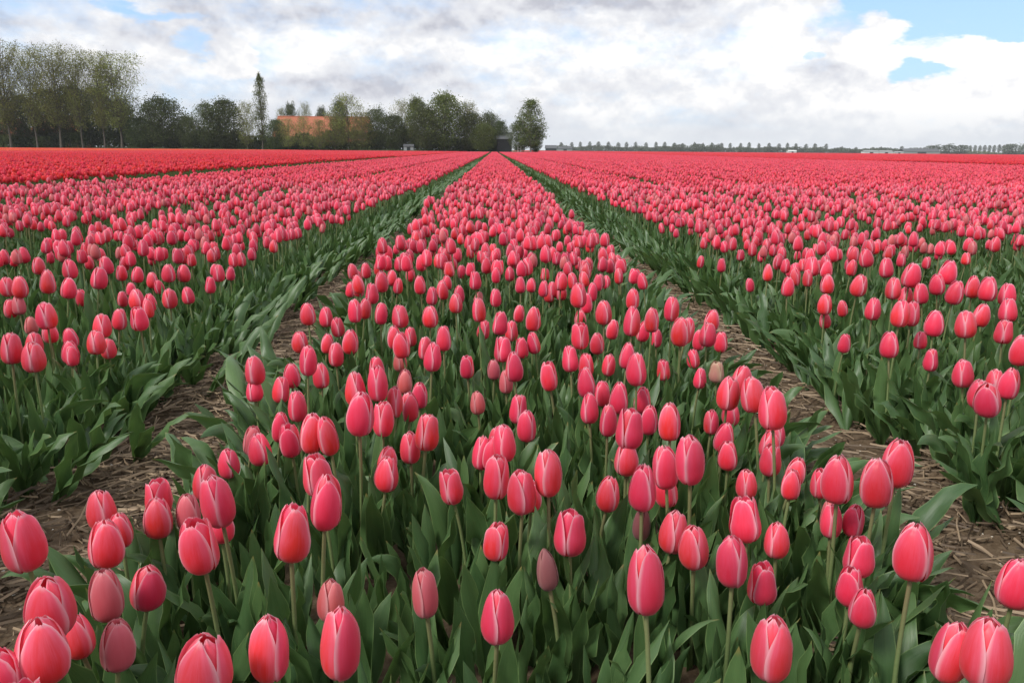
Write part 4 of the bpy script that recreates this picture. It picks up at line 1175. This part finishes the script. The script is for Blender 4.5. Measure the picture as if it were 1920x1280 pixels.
def roof_prism(b, x0, x1, y0, y1, ze, zr, th=.12, inset=0.0, hip=0.0):
    """two pitched slabs along x, with real thickness; hip shortens the ridge at both ends"""
    ym = (y0+y1)/2
    for s, ya in ((1, y0), (-1, y1)):
        V = [(x0, ya, ze), (x1, ya, ze), (x1-hip, ym, zr), (x0+hip, ym, zr)]; V2 = [(p[0], p[1], p[2]+th) for p in V]
        b.add(V+V2, [(0, 1, 2, 3), (7, 6, 5, 4), (0, 4, 5, 1), (1, 5, 6, 2), (2, 6, 7, 3), (3, 7, 4, 0)])
def win(parent, x, y, z, w, h, fmat='white'):
    f = piece('window', parent, lambda b: [b.box((x-w/2, y-.10, z), (x-w/2+.08, y+.02, z+h)), b.box((x+w/2-.08, y-.10, z), (x+w/2, y+.02, z+h)), b.box((x-w/2+.08, y-.10, z+h-.08), (x+w/2-.08, y+.02, z+h)), b.box((x-w/2+.08, y-.10, z), (x+w/2-.08, y+.02, z+.08)), b.box((x-.03, y-.09, z+.08), (x+.03, y+.01, z+h-.08))], M[fmat])
    piece('pane', f, lambda b: b.box((x-w/2+.085, y-.045, z+.085), (x+w/2-.085, y-.03, z+h-.085)), M['glass'])
# farm with the big orange roof
X0, _ = at(506, 212); X1, _ = at(684, 212); sp_ = 7.45
fx = (X0+X1)/2; hw = (X1-X0)/2
fb = empty('farmhouse', (fx, 220, -.03)); tag(fb, 'long farmhouse with a big orange tiled roof behind small trees', 'farmhouse')
piece('wall', fb, lambda b: b.box((-hw+.3, -8, 0), (hw-.3, 8, 2.55)), M['board'])
for s in (-1, 1): piece('gable', fb, lambda b: b.add([(s*(hw-.3), -8, 2.55), (s*(hw-.3), 8, 2.55), (s*(hw-.3), 0, 8.6), (s*(hw-.55), -8, 2.55), (s*(hw-.55), 8, 2.55), (s*(hw-.55), 0, 8.6)], [(0, 1, 2), (3, 5, 4), (0, 2, 5, 3), (1, 4, 5, 2), (0, 3, 4, 1)]), M['board'])
rf = piece('roof', fb, lambda b: roof_prism(b, -hw, hw, -8.6, 8.6, 2.35, 8.75, .16), M['tiles'])
piece('ridge', rf, lambda b: b.tube([(-hw, 0, 8.92), (hw, 0, 8.92)], [.16, .16], 8), M['tiles'])
piece('gutter', rf, lambda b: b.box((-hw, -8.78, 2.26), (hw, -8.62, 2.40)), M['black'])
for i, x in enumerate((-hw+1.2, -hw+8.4, -2.0, .8, 3.2, 5.6, 8.0)): win(fb, x, -8.0, .95, 1.5 if i == 0 else 1.0, 1.15)
for x in (-hw+6.3, hw-4.2): piece('door', fb, lambda b: b.box((x-.6, -8.09, 0), (x+.6, -8.003, 2.1)), M['greyw'])
# brick house behind the poplars
X, Y = at(118, 232); hb = empty('brick_house', (X, Y, -.03)); tag(hb, 'red brick house glimpsed between the poplar trunks', 'house')
piece('wall', hb, lambda b: b.box((-6, -4, 0), (6, 4, 5.2)), M['brick'])
rf = piece('roof', hb, lambda b: roof_prism(b, -6.4, 6.4, -4.5, 4.5, 5.0, 9.0, .15), M['tiles'])
piece('chimney', rf, lambda b: b.box((3.5, -.4, 8.2), (4.3, .4, 10.0)), M['brick'])
for x in (-4, -1.4, 1.4, 4): win(hb, x, -4.0, 3.2, 1.2, 1.4); win(hb, x, -4.0, .9, 1.2, 1.4)
X, Y = at(8, 228); hb = empty('brick_house', (X, Y, -.03)); tag(hb, 'low brick house with orange roof behind the leftmost poplars', 'house')
piece('wall', hb, lambda b: b.box((-5, -4, 0), (5, 4, 3.6)), M['brick'])
piece('roof', hb, lambda b: roof_prism(b, -5.4, 5.4, -4.5, 4.5, 3.4, 7.8, .15), M['tiles'])
for x in (-3, 0, 3): win(hb, x, -4.0, 1.0, 1.2, 1.4)
# black barn with a white verge at the end of the tree line
X, Y = at(944, 203); bb = empty('black_barn', (X, Y, -.03)); tag(bb, 'black boarded barn with a white verge board beside the birch', 'barn')
piece('wall', bb, lambda b: b.box((-2.0, -3, 0), (1.6, 3, 3.4)), M['black'])
for k in range(11): piece('board', bb, lambda b: b.box((-1.95+k*.325, -3.03, .05), (-1.95+k*.325+.29, -3.002, 3.35)), M['black'])
rf = piece('roof', bb, lambda b: roof_prism(b, -2.2, 1.85, -3.2, 3.2, 3.3, 4.9, .12), M['slate'])
piece('verge_board', rf, lambda b: b.add([(1.86, -3.25, 3.2), (1.98, -3.25, 3.2), (1.98, 0, 5.1), (1.86, 0, 5.1), (1.86, -3.25, 3.55), (1.98, -3.25, 3.55), (1.98, 0, 5.4), (1.86, 0, 5.4)], [(0, 1, 2, 3), (7, 6, 5, 4), (0, 4, 5, 1), (1, 5, 6, 2), (2, 6, 7, 3), (3, 7, 4, 0)]), M['white'])
piece('downpipe', bb, lambda b: b.tube([(1.7, -3.1, 0), (1.7, -3.1, 3.2)], [.05, .05], 6), M['greyw'])
# small grey shed glimpsed under the big trees
X, Y = at(764, 201.5); sh = empty('shed', (X, Y, -.03)); tag(sh, 'small grey shed half hidden under the left of the big tree group', 'shed')
piece('wall', sh, lambda b: b.box((-1.2, -1, 0), (1.2, 1, 1.5)), M['greyw']); piece('roof', sh, lambda b: roof_prism(b, -1.3, 1.3, -1.15, 1.15, 1.45, 1.95, .06), M['slate'])
piece('door', sh, lambda b: b.box((-.4, -1.04, 0), (.4, -1.002, 1.3)), M['black'])
# pale field gate by the barn
X, Y = at(971, 196.8); gt = empty('field_gate', (X, Y, -.03)); tag(gt, 'narrow white metal gate frame at the end of the field', 'gate')
for s in (-1, 1): piece('post', gt, lambda b: b.tube([(s*.36, 0, 0), (s*.36, 0, 1.75)], [.07, .07], 6), M['white'])
for z in (.55, 1.05): piece('rail', gt, lambda b: b.tube([(-.36, 0, z), (.36, 0, z)], [.05, .05], 6), M['white'])
# far buildings
def far_shed(px, Y, w, d, he, hr, wm, rm, label, name='barn', cat='barn'):
    X, Y = at(px, Y); o = empty(name, (X, Y, -.03)); tag(o, label, cat)
    piece('wall', o, lambda b: b.box((-w/2, -d/2, 0), (w/2, d/2, he)), M[wm]); piece('roof', o, lambda b: roof_prism(b, -w/2-.4, w/2+.4, -d/2-.4, d/2+.4, he-.1, hr, .2), M[rm])
    piece('door', o, lambda b: b.box((-w*.12, -d/2-.08, 0), (w*.12, -d/2-.01, he*.8)), M['black'])
far_shed(1030, 700, 9, 8, 2.4, 4.8, 'black', 'slate', 'small dark barn just right of the birch on the horizon'); far_shed(1056, 720, 12, 8, 2.2, 3.8, 'greyw', 'slate', 'grey roofed low barn second right of the birch')
far_shed(1481, 900, 9, 7, 1.8, 2.8, 'white', 'white', 'tiny white house before the distant hedge', 'house', 'house')
far_shed(1628, 950, 17, 9, 2.0, 3.4, 'white', 'greyw', 'leftmost pale glasshouse right of the distant poplars', 'glasshouse', 'glasshouse'); far_shed(1656, 950, 15, 9, 2.0, 3.4, 'white', 'greyw', 'middle pale glasshouse on the horizon', 'glasshouse', 'glasshouse')
far_shed(1680, 950, 10, 9, 1.6, 2.6, 'white', 'greyw', 'rightmost smallest pale glasshouse on the horizon', 'glasshouse', 'glasshouse'); far_shed(1720, 980, 44, 14, 2.6, 6.0, 'greyw', 'slate', 'long dark roofed shed beside the distant rounded wood', 'shed', 'shed')

# ------------------------------------------------------------------ a torn leaf bent down over the left path
lv, lf, lp = leaf_arrays(np.random.default_rng(2), .34, .030, .75, .75, 9, 20, .35, .5, .9, .35)
b = MB(); b.add(lv, lf, 0, lp)
M['leaf_pale'] = leaf_mat('pale_leaf', rgb(.09, .17, .055), rgb(.20, .31, .11))
o = inst('bent_leaf', b.build('bent_leaf', M['leaf_pale'])); o.location = (-.70, 2.16, .02); o.rotation_euler = (0, 0, math.radians(118)); tag(o, 'pale tulip leaf arching over the straw of the left path', 'leaf')

# ------------------------------------------------------------------ the air: far things pale a little
b = MB(); b.box((-700, -60, -1.03), (900, 1320, 31.0))
mt = bpy.data.materials.new('haze'); mt.use_nodes = True; mt.node_tree.nodes.clear(); g_ = G(mt.node_tree)
pv = g_.node('ShaderNodeVolumePrincipled'); pv.inputs['Color'].default_value = rgb(.9, .93, .97); pv.inputs['Density'].default_value = .00015
o_ = g_.node('ShaderNodeOutputMaterial'); g_.l.new(pv.outputs[0], o_.inputs['Volume'])
tag(inst('haze', b.build('haze', mt, False)), 'thin pale haze in the air over the fields', 'haze', kind='stuff')
